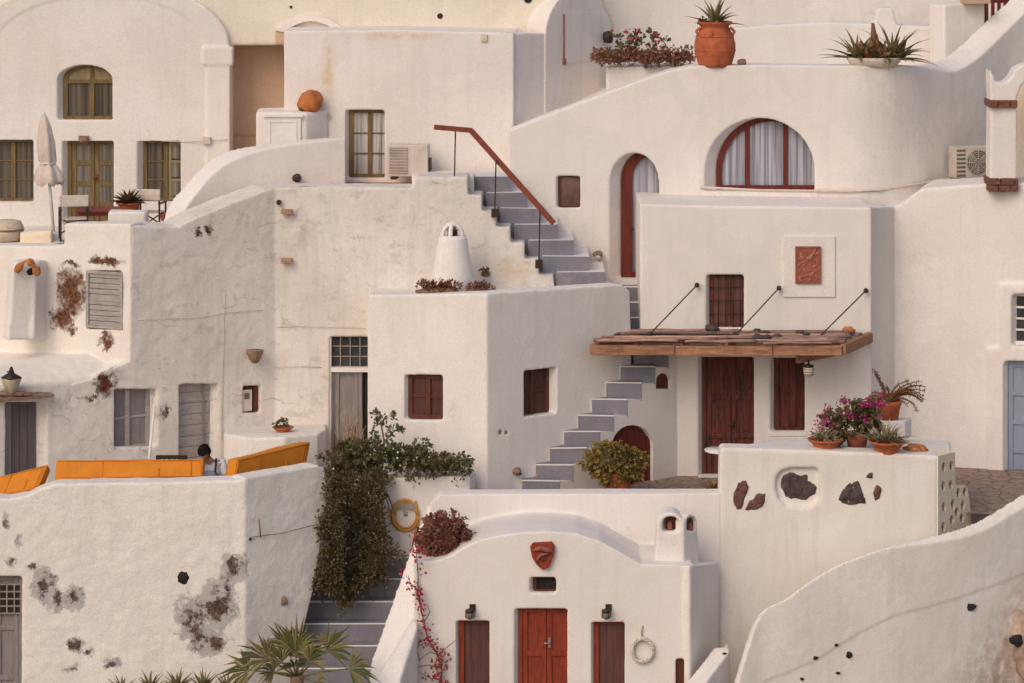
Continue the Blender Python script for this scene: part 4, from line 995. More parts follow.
# ------------------------------------------------------------------ vaulted cave house, bottom middle
L = Plane(416, 54.0, 693, 54.0)
l_t = thing('cave_house', 'white vaulted cave house with a red double door between two narrow maroon shutters', 'house')
b = MB()
curve = [(414, 562), (436, 561), (450, 556), (464, 547), (480, 540), (500, 535.5), (525, 532), (550, 531.5), (578, 534), (600, 541), (618, 551), (630, 558), (642, 564.5), (693, 566)]
b.wall(L, curve+[(693, 730), (414, 730)], [(rect(514, 609, 567, 700), .22, .45), (rect(456, 621, 489, 700), .2, .3), (rect(591, 622, 624, 700), .2, .35), (rect(529.5, 577.5, 555.5, 593), .2, .35), (rect(676, 659, 689, 700), .07, 0)], thick=3.0)
b.wall(Plane(692, 54.02, 719, 55.4), [(690, 566), (719, 562), (719, 730), (690, 730)], thick=.12)
b.top([(697, 567, 54.35), (718, 563, 55.4), (697, 560, 55.4)], 1.0)
# parapet behind
Rp = Plane(428, 55.6, 726, 55.6)
b.wall(Rp, [(430, 505), (434, 499), (441, 495), (480, 494), (721, 493.5), (721, 720), (430, 720)], thick=.45)
b.build('wall', M['w'], l_t, vox=VX, disp=.012)
door(l_t, L, (514, 609, 567, 700), .2, .45, M['reddoor'], 2, 2, hm='metal', fw=.04)
for r in ((456, 621, 489, 700), (591, 622, 624, 700)):
    u0, u1, z0, z1 = back(L, r, .18, .32); b = MB(); b.pbox(L, u0+.07, u1+.02, z0, z1+.02, .14, .18)
    for k in range(1, 4): b.pbox(L, u0+.07+(u1-u0-.07)*k/4-.005, u0+.07+(u1-u0-.07)*k/4+.005, z0, z1, .134, .141)
    s_ = b.build('shutter', M['redshut'], l_t)
    b = MB(); b.pbox(L, u0-.02, u0+.07, z0, z1+.02, .10, .18); b.pbox(L, u0+.07, u1+.02, z1-.04, z1+.02, .10, .18); b.build('frame', M['reddoor'], s_)
u0, u1, z0, z1 = back(L, (529.5, 577.5, 555.5, 593), .19, .35); b = MB(); b.ring(L, [(u0-.02,z0-.02),(u1+.02,z0-.02),(u1+.02,z1+.02),(u0-.02,z1+.02)], [(u0+.04,z0+.04),(u1-.03,z0+.04),(u1-.03,z1-.03),(u0+.04,z1-.03)], .13, .19)
v_ = b.build('vent_window', M['brownwin'], l_t); b = MB(); b.pbox(L, u0, u1, z0, z1, .17, .185); b.build('pane', M['dark'], v_)
b = MB(); u0, u1, z0, z1 = back(L, (676, 659, 689, 700), .0, 0); b.pbox(L, u0-.02, u1+.02, z0, z1+.02, .09, .17); b.build('hatch', M['brownwin'], l_t)
lc = thing('twin_arch_chimney', 'white square chimney with two small arched vents on the roof of the cave house', 'chimney')
b = MB(); K1, K2 = Plane(655, 54.35, 684, 54.35), Plane(684, 54.35, 700, 54.8)
b.wall(K1, [(653.5, 575), (657, 530), (656.5, 522), (660, 516), (667, 513), (675, 513), (681, 517), (684, 524), (684.5, 531), (685, 575)], [(archpx(662, 679, 516.5, 523, 532, 10), .3, .15)], thick=.55, vox_pad=False)
b.wall(K2, [(684, 575), (683.5, 530), (684, 520), (689, 514), (695, 515), (698, 522), (698, 531), (700, 575)], [(archpx(687, 696, 517, 522, 531, 8), .09, 0)], thick=.18, vox_pad=False)
b.build('stack', M['w'], lc, vox=.028, disp=.015)
for P_, r in ((K1, (664.5, 519, 674, 531)), (K2, (688, 519, 695, 531))):
    b = MB(); q0, q1 = P_.uv(r[0]-1, r[3]), P_.uv(r[2]+3, r[1]-2); sx_ = .05 if P_ is K1 else -.05; b.pbox(P_, q0[0]+(sx_ if P_ is K1 else 0), q1[0]+(sx_ if P_ is K1 else 0), q0[1], q1[1], *((.2, .24) if P_ is K1 else (.06, .08))); b.build('flue', M['brownwin'], lc)  # dark panel behind the arch stands for shade inside the chimney
    b = MB(); c = P_.at((r[0]+r[2])/2+1, 528, .15 if P_ is K1 else .05); b.blob(c, (.05, .03, .09), 2, .1); b.build('flue_pot', M['terra_dull'], lc)
# right-hand sloping parapet
sp = thing('slope_wall', 'short white sloping parapet with two small holes beside the cave house hatch', 'wall')
b = MB(); b.top([(678, 690, 53.4), (728, 642, 54.6), (730, 650, 54.2), (700, 690, 53.0)], 1.0)
b.wall(Plane(690, 53.0, 731, 54.3), [(692, 697), (730, 648), (731, 730), (690, 730)], thick=.3)
b.build('wall', M['w'], sp, vox=.04, disp=.012)
for (x, y) in ((725.5, 655), (709, 677)):
    b = MB(); P_ = Plane(690, 53.0, 731, 54.3); b.tube([P_.at(x, y, .05), P_.at(x, y, -.02)], .04, 8); b.build('pipe_hole_plug', M['dark'], sp)  # near-black stub painted for the shade in each opening

# stair parapet and bottom left steps
pw = thing('stair_parapet', 'broad white parapet sloping down between the bushy steps and the cave house', 'wall')
b = MB(); b.top([(427, 505, 55.7), (441, 495, 55.8), (420, 610, 54.4), (413, 640, 54.0), (371, 660, 54.0)], 1.5)
b.top([(371, 662, 54.05), (395, 655, 54.0), (413, 618, 54.0), (416, 618, 53.9), (418, 625, 53.7), (398, 688, 52.8), (368, 690, 52.8)], 1.5)
b.build('wall', M['w'], pw, vox=.045, disp=.03)
st2 = thing('garden_staircase', 'wide grey steps with white edges rising beneath the hanging green creeper', 'stairs')
stair(st2, [(296+3.0*i, 384+6.5*i, 668-22.3*i+ (0), 0, 55.15+.33*i) for i in range(-1, 6)], 1.0, lambda i: 55.15+.33*(i-1)+1.2, 'grey')
hw = thing('hose_wall', 'low rounded white planter wall with a coiled hose behind the creeper', 'wall')
b = MB(); b.top([(384, 480, 57.15), (400, 476.5, 57.0), (470, 475, 57.0), (476, 471, 57.45), (384, 472, 58.0)], 2.0); b.build('wall', M['w'], hw, vox=VX, disp=.012)

# ------------------------------------------------------------------ foreground terrace block
Kp = Plane(-60, 54.4, 245, 54.4); Kr = Plane(245, 54.4, 326, 55.6)
k_t = thing('terrace_block', 'large rough white terrace block with fallen plaster patches at the bottom left', 'house')
PK = lambda x, y, rx, rz: (x, y, 54.4, rx, rz)
kpl = plaster('crumbling_limewash', (.82, .77, .715), dirt=1.0, rough=2.6, patches=[PK(43, 586, 16, 20), PK(58, 602, 10, 14), PK(74, 596, 11, 15), PK(219, 606, 20, 28), PK(194, 618, 20, 28), PK(206, 642, 24, 16), PK(233, 570, 16, 18), PK(226, 588, 11, 20), PK(77, 645, 9, 9), PK(88, 654, 8, 4), PK(112, 664, 11, 6), PK(72, 668, 7, 4), PK(32, 566, 9, 4), PK(5, 520, 3, 10), PK(20, 540, 4, 8), PK(10, 562, 7, 4)], core=(.105, .064, .054), edge=(.47, .44, .43), coregain=.55)
b = MB()
b.wall(Kp, [(-70, 496), (8, 499), (26, 496), (40, 489), (56, 484), (150, 482.5), (245, 480), (245, 740), (-70, 740)], [(rect(-30, 577, 22, 730), .25, -.1)], thick=.45)
b.wall(Kr, [(245, 478), (290, 470), (318, 465), (325, 468), (327, 485), (325, 520), (318, 565), (309, 610), (300, 642), (298, 740), (245, 740)], thick=.4)
b.top([(-70, 540, 54.7), (245, 540, 54.7), (292, 530, 55.5), (300, 500, 58.5), (-70, 500, 58.5)], 1.0)
b.build('wall', kpl, k_t, vox=VX, disp=.04)
kd = door(k_t, Kp, (-30, 577, 22, 730), .23, -.1, M['greydoor'], 2, 3, handle=False)
u0, u1, z0, z1 = back(Kp, (-30, 586, 22, 615), .2, -.1); b = MB(); b.pbox(Kp, u0, u1-.04, z0, z1, .13, .16); g_ = b.build('lattice_window', M['dark'], kd); b = MB()
for k in range(8): b.pbox(Kp, u0+(u1-u0)*k/7.0-.012, u0+(u1-u0)*k/7.0+.012, z0, z1, .11, .128)
for k in range(5): b.pbox(Kp, u0, u1, z0+(z1-z0)*k/4-.012, z0+(z1-z0)*k/4+.012, .115, .13)
b.build('lattice', M['metal'], g_)
for (P_, x, y, r, m_) in ((Kp, 183, 578, .11, 'dark'), (Kr, 283, 601, .09, 'stone'), (Kr, 250, 539, .03, 'dark')):
    b = MB(); b.blob(P_.at(x, y, .0), (r, .03, r*1.0), 3, .3, seed=x); b.build('drain_hole_disc', M[m_], k_t)  # flat discs; the dark ones stand for shade in a drain
b = MB(); b.tube([Kr.at(250, 537, -.02), Kr.at(280, 533, -.05), Kr.at(310, 525, -.06), Kr.at(328, 523, -.08)], .008, 5); b.tube([Kr.at(258, 519, -.03), Kr.at(259, 537, -.05)], .012, 5); b.build('cable', M['twig'], k_t)
# ------------------------------------------------------------------ plants
def leaf(bm, p, d, L, W, fold=.25, droop=0.0, mi=0, up=None):
    d = d.normalized(); side = d.cross(up or Vector((rng.uniform(-1,1), rng.uniform(-1,1), rng.uniform(-.2,1))))
    if side.length < 1e-3: side = d.cross(Vector((1,0,.2)))
    side.normalize(); nn = side.cross(d)
    m = p + d*L*.5 + nn*L*fold*.3; t = p + d*L - Vector((0,0,L*droop))
    v = [bm.verts.new(q) for q in (p, m+side*W*.5, t, m-side*W*.5)]
    f = bm.faces.new((v[0], v[1], v[2])); g = bm.faces.new((v[0], v[2], v[3])); f.material_index = g.material_index = mi
def rdir(r, zmin=-1):
    while True:
        v = Vector((r.uniform(-1,1), r.uniform(-1,1), r.uniform(zmin,1)))
        if .05 < v.length < 1: return v.normalized()
def bush(mb, c, rad, n, L, W, seed=0, zmin=-.4, clump=7, shell=.55):
    r = random.Random(seed); c = Vector(c)
    cl = []
    for _ in range(max(4, n//clump)):
        d = rdir(r, zmin); k = noise.fractal(d*1.7+Vector((seed*1.7, seed*.3, 0)), 1.0, 2.0, 3)
        if k < -.42 and n > 600: continue
        cl.append(d*r.uniform(shell, 1.0)*(1+.10*r.uniform(-1,1)+(.34*k if n > 600 else 0)))
    for q in cl:
        p0 = c + Vector((q.x*rad[0], q.y*rad[1], q.z*rad[2]))
        for _ in range(clump):
            p = p0 + rdir(r)*L*r.uniform(0, .9)
            d = (q*.9 + rdir(r)*.8 + Vector((0,0,.25)))
            sz = r.choice((.6, .85, 1, 1.15, 1.5)); leaf(mb.bm, p, d, L*sz, W*sz*r.uniform(.75, 1.2), droop=r.uniform(0,.35))
def blade(bm, p, az, el, L, W, bend=.35, n=5, mi=0, keel=.22):
    """A tapering succulent or sword-shaped blade with a keel."""
    h = Vector((math.cos(az), math.sin(az), 0)); side = Vector((-math.sin(az), math.cos(az), 0)); rows = []
    e = el; q = Vector(p)
    for i in range(n+1):
        t = i/n; w = W*(1-t**1.6)*(0.72+.5*min(t*3, 1)*(1-t)) + .002
        upv = Vector((0,0,math.cos(e))) - h*math.sin(e)
        rows.append([bm.verts.new(q+side*w*.5+upv*w*keel), bm.verts.new(q-upv*w*keel*.4), bm.verts.new(q-side*w*.5+upv*w*keel)])
        q = q + (h*math.cos(e)+Vector((0,0,math.sin(e))))*L/n; e -= bend/n*1.6*(.3+t)
    for a, b in zip(rows, rows[1:]):
        for k in range(2):
            f = bm.faces.new((a[k], a[k+1], b[k+1], b[k])); f.material_index = mi; f.smooth = True
def rosette(mb, c, n, L, W, seed=0, el=(0.1, 1.35), bend=.6, spread=.05):
    r = random.Random(seed); c = Vector(c)
    for k in range(n):
        az = k*2.399+r.uniform(-.3,.3); t = k/n; e = el[0]+(el[1]-el[0])*t+r.uniform(-.12,.12)
        blade(mb.bm, c+Vector((math.cos(az),math.sin(az),0))*spread*(1-t), az, e, L*r.uniform(.75,1.1)*(.85+.15*(1-t)), W*r.uniform(.85,1.15), bend*r.uniform(.4,1.3))
def bowl_pot(root, c, R_, h, mat, name='pot', foot=True):
    b = MB(); b.lathe(c, [(R_*.5, 0), (R_*.62, .02), (R_*.60, h*.18), (R_*.95, h*.8), (R_*1.03, h*.84), (R_*1.05, h), (R_*.94, h), (R_*.9, h*.8), (.02, h*.78)], 28); return b.build(name, mat, root)
def px_(n, Y): return n*Y/F

# jar with agave on the parapet
jar = thing('potted_agave', 'big orange terracotta jar with two small handles holding an upright agave', 'potted plant')
c = at(715, 66.5, 62.05); s_ = 62.05/F
b = MB(); b.lathe(c, [(15.5*s_, 0), (17*s_, 3*s_), (20.3*s_, 14*s_), (20.6*s_, 22*s_), (18.5*s_, 31*s_), (14.5*s_, 38*s_), (13.6*s_, 40.5*s_), (17*s_, 43*s_), (17.5*s_, 45*s_), (15*s_, 45*s_), (13*s_, 40*s_), (.02, 39*s_)], 36, wob=.012)
for z in (16, 30): b.lathe(c+Vector((0,0,z*s_)), [((20.7 if z == 16 else 19.0)*s_, 0), ((21 if z == 16 else 19.3)*s_, .6*s_), ((20.7 if z == 16 else 18.7)*s_, 1.2*s_)], 36)
b.build('pot', M['terra'], jar)
for sx in (-1, 1):
    b = MB(); b.tube([c+Vector((sx*(14.5+4.5*math.sin(math.pi*k/8))*s_, -.1, (39-8*k/8)*s_)) for k in range(9)], .03, 6); b.build('handle', M['terra'], jar)
b = MB(); b.blob(c+Vector((-5*s_, -17*s_, 33*s_)), (.06, .04, .07), 2, .1); b.build('boss', M['terra'], jar)
b = MB(); rosette(b, c+Vector((0,0,42*s_)), 15, .72, .12, 3, (0.1, 1.5), .5); bush(b, c+Vector((-.1,0,43*s_)), (.28,.25,.09), 90, .08, .05, 4)
b.build('plant', M['agave'], jar)
st = thing('stone', 'small round grey stone on the parapet just right of the big jar', 'stone'); b = MB(); b.blob(at(742, 62, 62.0), (.10, .08, .07), 2, .15); b.build('rock', M['stone'], st)
# agave bowl
ag = thing('agave_bowl', 'wide pale bowl of spiky brown-green agaves on the white parapet', 'potted plant')
c = at(874, 66.5, 62.15); s_ = 62.15/F
b = MB(); b.lathe(c, [(22*s_, 0), (26*s_, 5*s_), (28*s_, 9*s_), (27*s_, 9.5*s_), (24*s_, 7*s_), (.02, 6.5*s_)], 32, sq=.7); b.build('bowl', M['canvas'], ag)
b = MB()
for k, (dx, n, Lb, dz) in enumerate(((-17, 22, .86, 0), (18, 24, .98, 0), (0, 14, .62, 0), (-6, 14, .66, 2), (8, 14, .68, 0), (27, 12, .72, 0))):
    rosette(b, c+Vector((dx*s_, rng.uniform(-.1,.1), 8*s_)), n, Lb, .12, 20+k, (-.1, 1.3), .6)
bush(b, c+Vector((0,0,12*s_)), (.5,.28,.16), 280, .10, .05, 8); b.build('plant', M['agave'], ag)
b = MB()
for dx, h in ((-9, 22), (4, 24), (10, 20), (-14, 26), (-2, 44), (-4, 30), (1, 33)): b.tube([c+Vector((dx*s_,-.15,8*s_)), c+Vector(((dx+1)*s_,-.17,h*s_*.7)), c+Vector((dx*s_,-.15,h*s_))], [.05,.07,.03], 7)
b.build('cactus_stem', M['dry'], ag)
# flower ledge
fb = thing('flower_ledge', 'white ledge of trailing dry red succulents and a red-flowered geranium above the arched door', 'flower bed')
b = MB(); b.top([(606, 67, 63.5), (694, 66, 63.4), (694, 62, 64.6), (606, 62, 64.6)], 9.5); b.build('ledge', M['w'], fb, vox=.05, disp=.03)
b = MB()
for k in range(30):
    x = 597+ (93*(k/29)); bush(b, at(x, 55+rng.uniform(-3,4), 63.35+rng.uniform(-.1,.2)), (.17,.15,.15), 60, .07, .045, 50+k)
for k in range(18): bush(b, at(600+rng.uniform(0,88), 61+rng.uniform(-1,3), 63.25), (.1,.08,.1), 40, .06, .04, 90+k)
b.build('trailing_plant', M['leaf_red'], fb)
b = MB()
for k in range(14): b.blob(at(600+6.6*k, 57+rng.uniform(-2,2), 63.5), (.15,.11,.10), 2, .4, seed=k)
b.build('plant_mat', M['dry'], fb)
b = MB()
for k in range(16): bush(b, at(rng.gauss(638, 11), rng.uniform(34, 50), 63.6+rng.uniform(-.2,.2)), (.13,.12,.1), 34, .075, .055, 120+k)
b.build('geranium_leaves', M['leaf'], fb)
b = MB()
for k in range(22): b.blob(at(rng.uniform(612, 660), rng.uniform(29, 44), 63.4), rng.uniform(.018,.04), 1, .3, seed=k)
b.build('geranium_flowers', M['crimson'], fb)
# orange pot on the cupboard
cu_ = thing('wall_cupboard', 'built-in white cupboard with a panelled door under the tipped orange pot', 'cupboard')
b = MB(); b.top([(256, 112, 62.0), (306, 113, 62.0), (328, 110, 62.5), (328, 106, 63.2), (258, 108, 63.2)], 9.5)
b.build('body', M['w'], cu_, vox=.04, disp=.012)
Kp2 = Plane(256, 62.0, 306, 62.0)
b = MB(); u0, z1 = Kp2.uv(266, 117); u1, z0 = Kp2.uv(301, 150); b.pbox(Kp2, u0, u1, z0, z1, -.05, .02); b.pbox(Kp2, u0-.05, u1+.05, z1, z1+.05, -.09, .02)
b.ring(Kp2, [(u0+.06,z0),(u1-.08,z0),(u1-.08,z1-.07),(u0+.06,z1-.07)], [(u0+.1,z0+.03),(u1-.12,z0+.03),(u1-.12,z1-.11),(u0+.1,z1-.11)], -.065, -.05); b.build('door', M['whitepaint'], cu_, bevel=.006)
op = thing('tipped_pot', 'orange earthenware pot lying tipped on top of the white cupboard', 'pot')
c = at(310, 110, 62.3); b = MB()
prof = [(.05,-.26),(.15,-.24),(.23,-.12),(.245,.03),(.19,.17),(.12,.22),(.14,.25),(.115,.25),(.09,.2)]
b.lathe((0,0,0), prof, 24, wob=.05)
MR = Matrix.Rotation(R(-35), 3, 'Z') @ Matrix.Rotation(R(-118), 3, 'Y')
for v in b.bm.verts: v.co = MR @ v.co + c + Vector((.0,0,.17))
b.build('body', flat('orange_earthenware', (.46, .15, .04), .8, var=.35, scale=5), op)
b = MB(); b.lathe((0,0,0), [(.02,.2),(.105,.215),(.02,.235)], 16)  # dark disc painted for the shade inside the pot
for v in b.bm.verts: v.co = MR @ v.co + c + Vector((.0,0,.17))
b.build('mouth', M['dark'], op); b = MB(); b.blob(c+Vector((-.1,-.05,.03)), (.12,.1,.06), 2, .3); b.build('chock', M['lava'], op)

# air conditioners
def aircon(c, w, h, d, ax, label, louvre_left=True):
    t = thing('air_conditioner', label, 'air conditioner')
    X = Vector(ax).normalized(); Yv = Vector((-X.y, X.x, 0)); Z = Vector((0,0,1))
    b = MB(); b.obox(c, X, Yv, Z, w/2, d/2, h/2); b.build('casing', M['ac'], t, bevel=.02)
    fr = c - Yv*(d/2)
    fc = fr + X*w*.16
    b = MB()
    n = 20; R_ = h*.40
    ring = [fc - Yv*.004 + X*math.cos(2*math.pi*k/n)*R_ + Z*math.sin(2*math.pi*k/n)*R_ for k in range(n)]
    b.face(ring); b.build('fan_opening', M['ac_dark'], t)
    b = MB()
    for q in range(1, 7):
        rr = R_*q/6.2; b.tube([fc - Yv*.02 + X*math.cos(2*math.pi*k/16)*rr + Z*math.sin(2*math.pi*k/16)*rr for k in range(17)], .007, 4)
    for k in range(8): a = math.pi*k/4; b.tube([fc - Yv*.022, fc - Yv*.022 + (X*math.cos(a)+Z*math.sin(a))*R_], .007, 4)
    b.build('fan_guard', M['ac'], t)
    b = MB(); b.tube([fc - Yv*.015, fc - Yv*.03], R_*.28, 14)
    for k in range(3):
        a = 2*math.pi*k/3; p = fc - Yv*.008; e = X*math.cos(a)+Z*math.sin(a); f_ = X*math.cos(a+.9)+Z*math.sin(a+.9); b.face([p, p+e*R_*.9, p+(e+f_)*R_*.52, p+f_*R_*.7])
    b.build('fan', M['metal'], t)
    b = MB()
    gx0, gx1 = -w/2+.04, -w/2+w*.30
    for k in range(7):
        z = -h/2+.06+(h-.14)*k/6; b.obox(fr + X*(gx0+gx1)/2 + Z*z - Yv*.003, X, Yv, Z, (gx1-gx0)/2, .004, .022)
    b.build('vent_slots', M['ac_dark'], t)
    b = MB()
    for s in (-1, 1): b.obox(c + X*s*w*.3 - Z*(h/2+.03), X, Yv, Z, .03, d*.6, .03)
    b.build('bracket', M['iron'], t)
    return t
t = thing('air_conditioner', 'beige air conditioner standing corner-on beside the ochre window on the orange terrace', 'air conditioner')
c = at(409, 160, 62.0); b = MB(); X = Vector((1, -.12, 0)).normalized(); Yv = Vector((.12, 1, 0)).normalized(); b.obox(c, X, Yv, (0,0,1), .42, .16, .33); b.build('casing', M['ac'], t, bevel=.02)
b = MB(); fc = c-Yv*.162-X*.19
b.obox(fc, X, Yv, (0,0,1), .19, .012, .27); b.build('intake_panel', flat('dark_grille', (.33,.26,.22), .8, var=.25, scale=5), t)  # left half of the front in a darker colour
b = MB()
for k in range(9): b.obox(fc+Vector((0,0,-.24+.06*k))-Yv*.016, X, Yv, (0,0,1), .19, .006, .006)
b.build('intake_slats', M['ac'], t)
b = MB(); b.obox(c+X*.43-Vector((0,0,.08)), X, Yv, (0,0,1), .03, .1, .13); b.build('valve_box', M['iron'], t)
b = MB(); b.obox(c-Yv*.165+X*.1+Vector((0,0,.18)), X, Yv, (0,0,1), .03, .006, .05); b.build('badge', M['canvas'], t)
for sx in (-.3, .3): b = MB(); b.obox(c+X*sx-Vector((0,0,.36)), X, Yv, (0,0,1), .06, .18, .03); b.build('foot', M['iron'], t)
aircon(at(969, 161.5, 63.0), .80, .66, .32, (1, .32, 0), 'beige air conditioner with a round fan hung on the shaded curved wall')

# terrace furniture
um = thing('folded_parasol', 'closed pale fabric parasol standing on the upper terrace before the ochre door', 'parasol')
YU = 60.9; p0, p1 = at(54.5, 243, YU), at(43.5, 112, YU); ax = (p1-p0).normalized()
b = MB(); b.tube([p0, p1], .032, 8); b.build('pole', M['whitepaint'], um)
b = MB(); n = 24; rings = []
for t, r in ((0, .01), (.04, .05), (.2, .12), (.45, .165), (.68, .17), (.72, .14), (.78, .20), (.93, .29), (1.0, .25)):
    cc = p1 - ax*(t*72*YU/F) ; lp = .02*math.sin(t*9)
    rings.append([b.bm.verts.new(cc + Vector((math.cos(2*math.pi*k/n)+lp, math.sin(2*math.pi*k/n), 0))*r*(1+.22*math.cos(6*2*math.pi*k/n+t*1.6)*min(1, t*2)) - Vector((0,0,(.05*math.cos(6*2*math.pi*k/n) if t > .95 else 0)))) for k in range(n)])
for a_, c_ in zip(rings, rings[1:]):
    for k in range(n): f = b.bm.faces.new((a_[k], a_[(k+1)%n], c_[(k+1)%n], c_[k])); f.smooth = True
cn = b.build('canopy', M['canvas'], um)
b = MB(); cc = p1 - ax*(.71*72*YU/F); b.tube([cc+Vector((math.cos(k*.52)*.16, math.sin(k*.52)*.16, 0)) for k in range(13)], .018, 5); b.build('strap', M['shirt'], cn)
b = MB(); b.lathe(p0+Vector((0,0,-.02)), [(.3,0),(.3,.05),(.08,.09),(.05,.25)], 16); b.build('base', M['whitepaint'], um)

def director_chair(c, az, label):
    t = thing('director_chair', label, 'chair'); c = Vector(c)
    X = Vector((math.cos(az), math.sin(az), 0)); Yv = Vector((-X.y, X.x, 0)); Z = Vector((0,0,1))
    P_ = lambda x, y, z: c + X*x + Yv*y + Z*z
    for s in (-1, 1):
        b = MB(); b.bar(P_(s*.27,-.22,0), P_(s*.27,-.22,.62), .035); b.build('leg', M['iron'], t)
        b = MB(); b.bar(P_(s*.27,.22,0), P_(s*.27,.24,.92), .035); b.build('leg', M['iron'], t)
        b = MB(); b.bar(P_(s*.27,-.26,.63), P_(s*.27,.26,.63), .05, .025); b.build('arm', M['iron'], t)
        b = MB(); b.bar(P_(s*.27,-.24,.06), P_(s*.27,.24,.06), .035); b.bar(P_(s*.25,-.22,.1), P_(-s*.25,-.2,.42), .025); b.build('stretcher', M['iron'], t)
    b = MB(); b.hexa([P_(-.27,-.22,.43), P_(.27,-.22,.43), P_(.27,.22,.43), P_(-.27,.22,.43)], [P_(-.27,-.22,.445), P_(.27,-.22,.445), P_(.27,.22,.445), P_(-.27,.22,.445)]); b.build('seat', M['canvas'], t)
    b = MB(); b.hexa([P_(-.29,.22,.70), P_(.29,.22,.70), P_(.29,.255,.70), P_(-.29,.255,.70)], [P_(-.29,.225,.93), P_(.29,.225,.93), P_(.29,.26,.93), P_(-.29,.26,.93)]); b.build('backrest', M['canvas'], t, bevel=.01)
zt = at(60, 240, 60.7)
director_chair((at(72, 240, 60.7).x, 60.9, zt.z-.02), R(192), 'director chair with a pale canvas back nearest the folded parasol')
director_chair((at(150, 240, 62.0).x, 62.0, zt.z-.02+.0), R(170), 'director chair with a pale canvas back at the far side of the red table')
tb = thing('terrace_table', 'red wooden table on the upper terrace carrying the succulent pot', 'table')
cT = Vector((at(108, 208, 61.6).x, 61.6, zat(208.5, 61.6)))
b = MB(); b.box((cT.x-.62, cT.y-.4, cT.z-.04), (cT.x+.62, cT.y+.4, cT.z)); b.build('tabletop', M['rust'], tb, bevel=.01)
for sx in (-1, 1):
    for sy in (-1, 1):
        b = MB(); b.bar((cT.x+sx*.53, cT.y+sy*.32, zt.z), (cT.x+sx*.53, cT.y+sy*.32, cT.z-.04), .06); b.build('leg', M['rust'], tb)
b = MB(); b.box((cT.x-.55, cT.y-.34, cT.z-.12), (cT.x+.55, cT.y+.34, cT.z-.04)); b.build('apron', M['rust'], tb)
su = thing('potted_succulent', 'dark spiky succulent in a low red pot on the terrace table', 'potted plant')
c = Vector((at(129, 208, 61.4).x, 61.4, cT.z)); bowl_pot(su, c, .26, .15, M['terra'])
b = MB(); rosette(b, c+Vector((0,0,.16)), 46, .34, .11, 9, (-.1, 1.4), .2, .14); b.build('plant', leafmat('brown_succulent', [(.09,.06,.03),(.12,.08,.035),(.07,.045,.03)]), su)
wp = thing('terrace_bench', 'small white masonry block between the two canvas chairs on the upper terrace', 'bench')
b = MB(); b.top([(108, 212, 60.4), (146, 212, 60.4), (149, 210, 60.9), (110, 209, 60.9)], zt.z-.3); b.build('block', M['w'], wp, vox=.04, disp=.02)
tp_ = thing('terrace_parapet', 'low white and pink-shaded wall beneath the folded parasol', 'wall')
b = MB(); b.top([(20, 236, 60.6), (52, 231, 60.6), (53, 229, 60.8), (20, 231, 60.8)], zt.z-.3); b.build('wall', M['w_cream'], tp_, vox=.04, disp=.02)
cs = thing('wicker_pouf', 'rounded pale straw pouf at the left end of the upper terrace', 'pouf')
b = MB(); b.lathe(at(6, 241, 61.0), [(.26,0),(.34,.06),(.36,.25),(.30,.40),(.18,.43),(.02,.43)], 24, wob=.05); b.build('body', M['wicker'], cs)
b = MB(); b.lathe(at(6, 241, 61.0)+Vector((0,0,.22)), [(.362,0),(.372,.02),(.362,.04)], 24); b.build('band', M['twig'], cs)
pt = thing('clay_pot', 'small empty clay pot beside the right canvas chair', 'pot')
bowl_pot(pt, Vector((at(166, 222, 63.0).x, 63.0, zat(224, 63.0))), .14, .22, M['terra_dull'])
b = MB(); b.lathe(Vector((at(166,222,63.0).x, 63.0, zat(224,63.0)))+Vector((0,0,.18)), [(.12,0),(.12,.01)], 12); b.build('soil', M['soil'], pt)

# lamps on the old house
def wall_lantern(P_, px, py, label, style):
    t = thing('wall_lantern', label, 'lamp'); c = P_.at(px, py, -.18)
    if style == 0:
        b = MB(); b.lathe(c, [(.05,-.2),(.09,-.19),(.19,.06),(.19,.08)], 4); b.build('shade', M['wicker'], t)
        b = MB(); b.lathe(c, [(.2,.08),(.2,.1),(.06,.18),(.02,.3)], 4); b.bar(c+Vector((0,0,.2)), P_.at(px, py-9, .02), .03); b.build('bracket', M['iron'], t)
    else:
        b = MB(); b.lathe(c, [(.03,-.16),(.08,-.13),(.17,.05),(.18,.1),(.15,.1)], 14); b.build('shade', M['stone'], t)
        b = MB(); b.bar(c+Vector((0,0,.02)), P_.at(px, py, .02), .05); b.build('bracket', M['stone'], t)
wall_lantern(J, 8, 381, 'straw-coloured lantern above the stone hood of the dark doorway', 0)
wall_lantern(J, 251, 354, 'shell-shaped sconce on the wall above the electricity meter', 1)
pole = thing('leaning_pole', 'thin white pole leaning against the wall by the small grey window', 'pole')
b = MB(); b.tube([J.at(152, 405, -.12), J.at(133, 470, -.7)], .03, 7); b.build('shaft', M['whitepaint'], pole); b = MB(); b.blob(J.at(152, 405, -.12), .035, 2, .05); b.build('cap', M['whitepaint'], pole)
rp_ = thing('bench_plant', 'small dark plant in a red bowl standing on the masonry bench', 'potted plant')
c = at(283, 432, 58.3); bowl_pot(rp_, c, .20, .10, M['terra']); b = MB(); bush(b, c+Vector((0,0,.14)), (.13,.13,.09), 130, .06, .04, 3); b.build('plant', M['leaf_dark'], rp_)

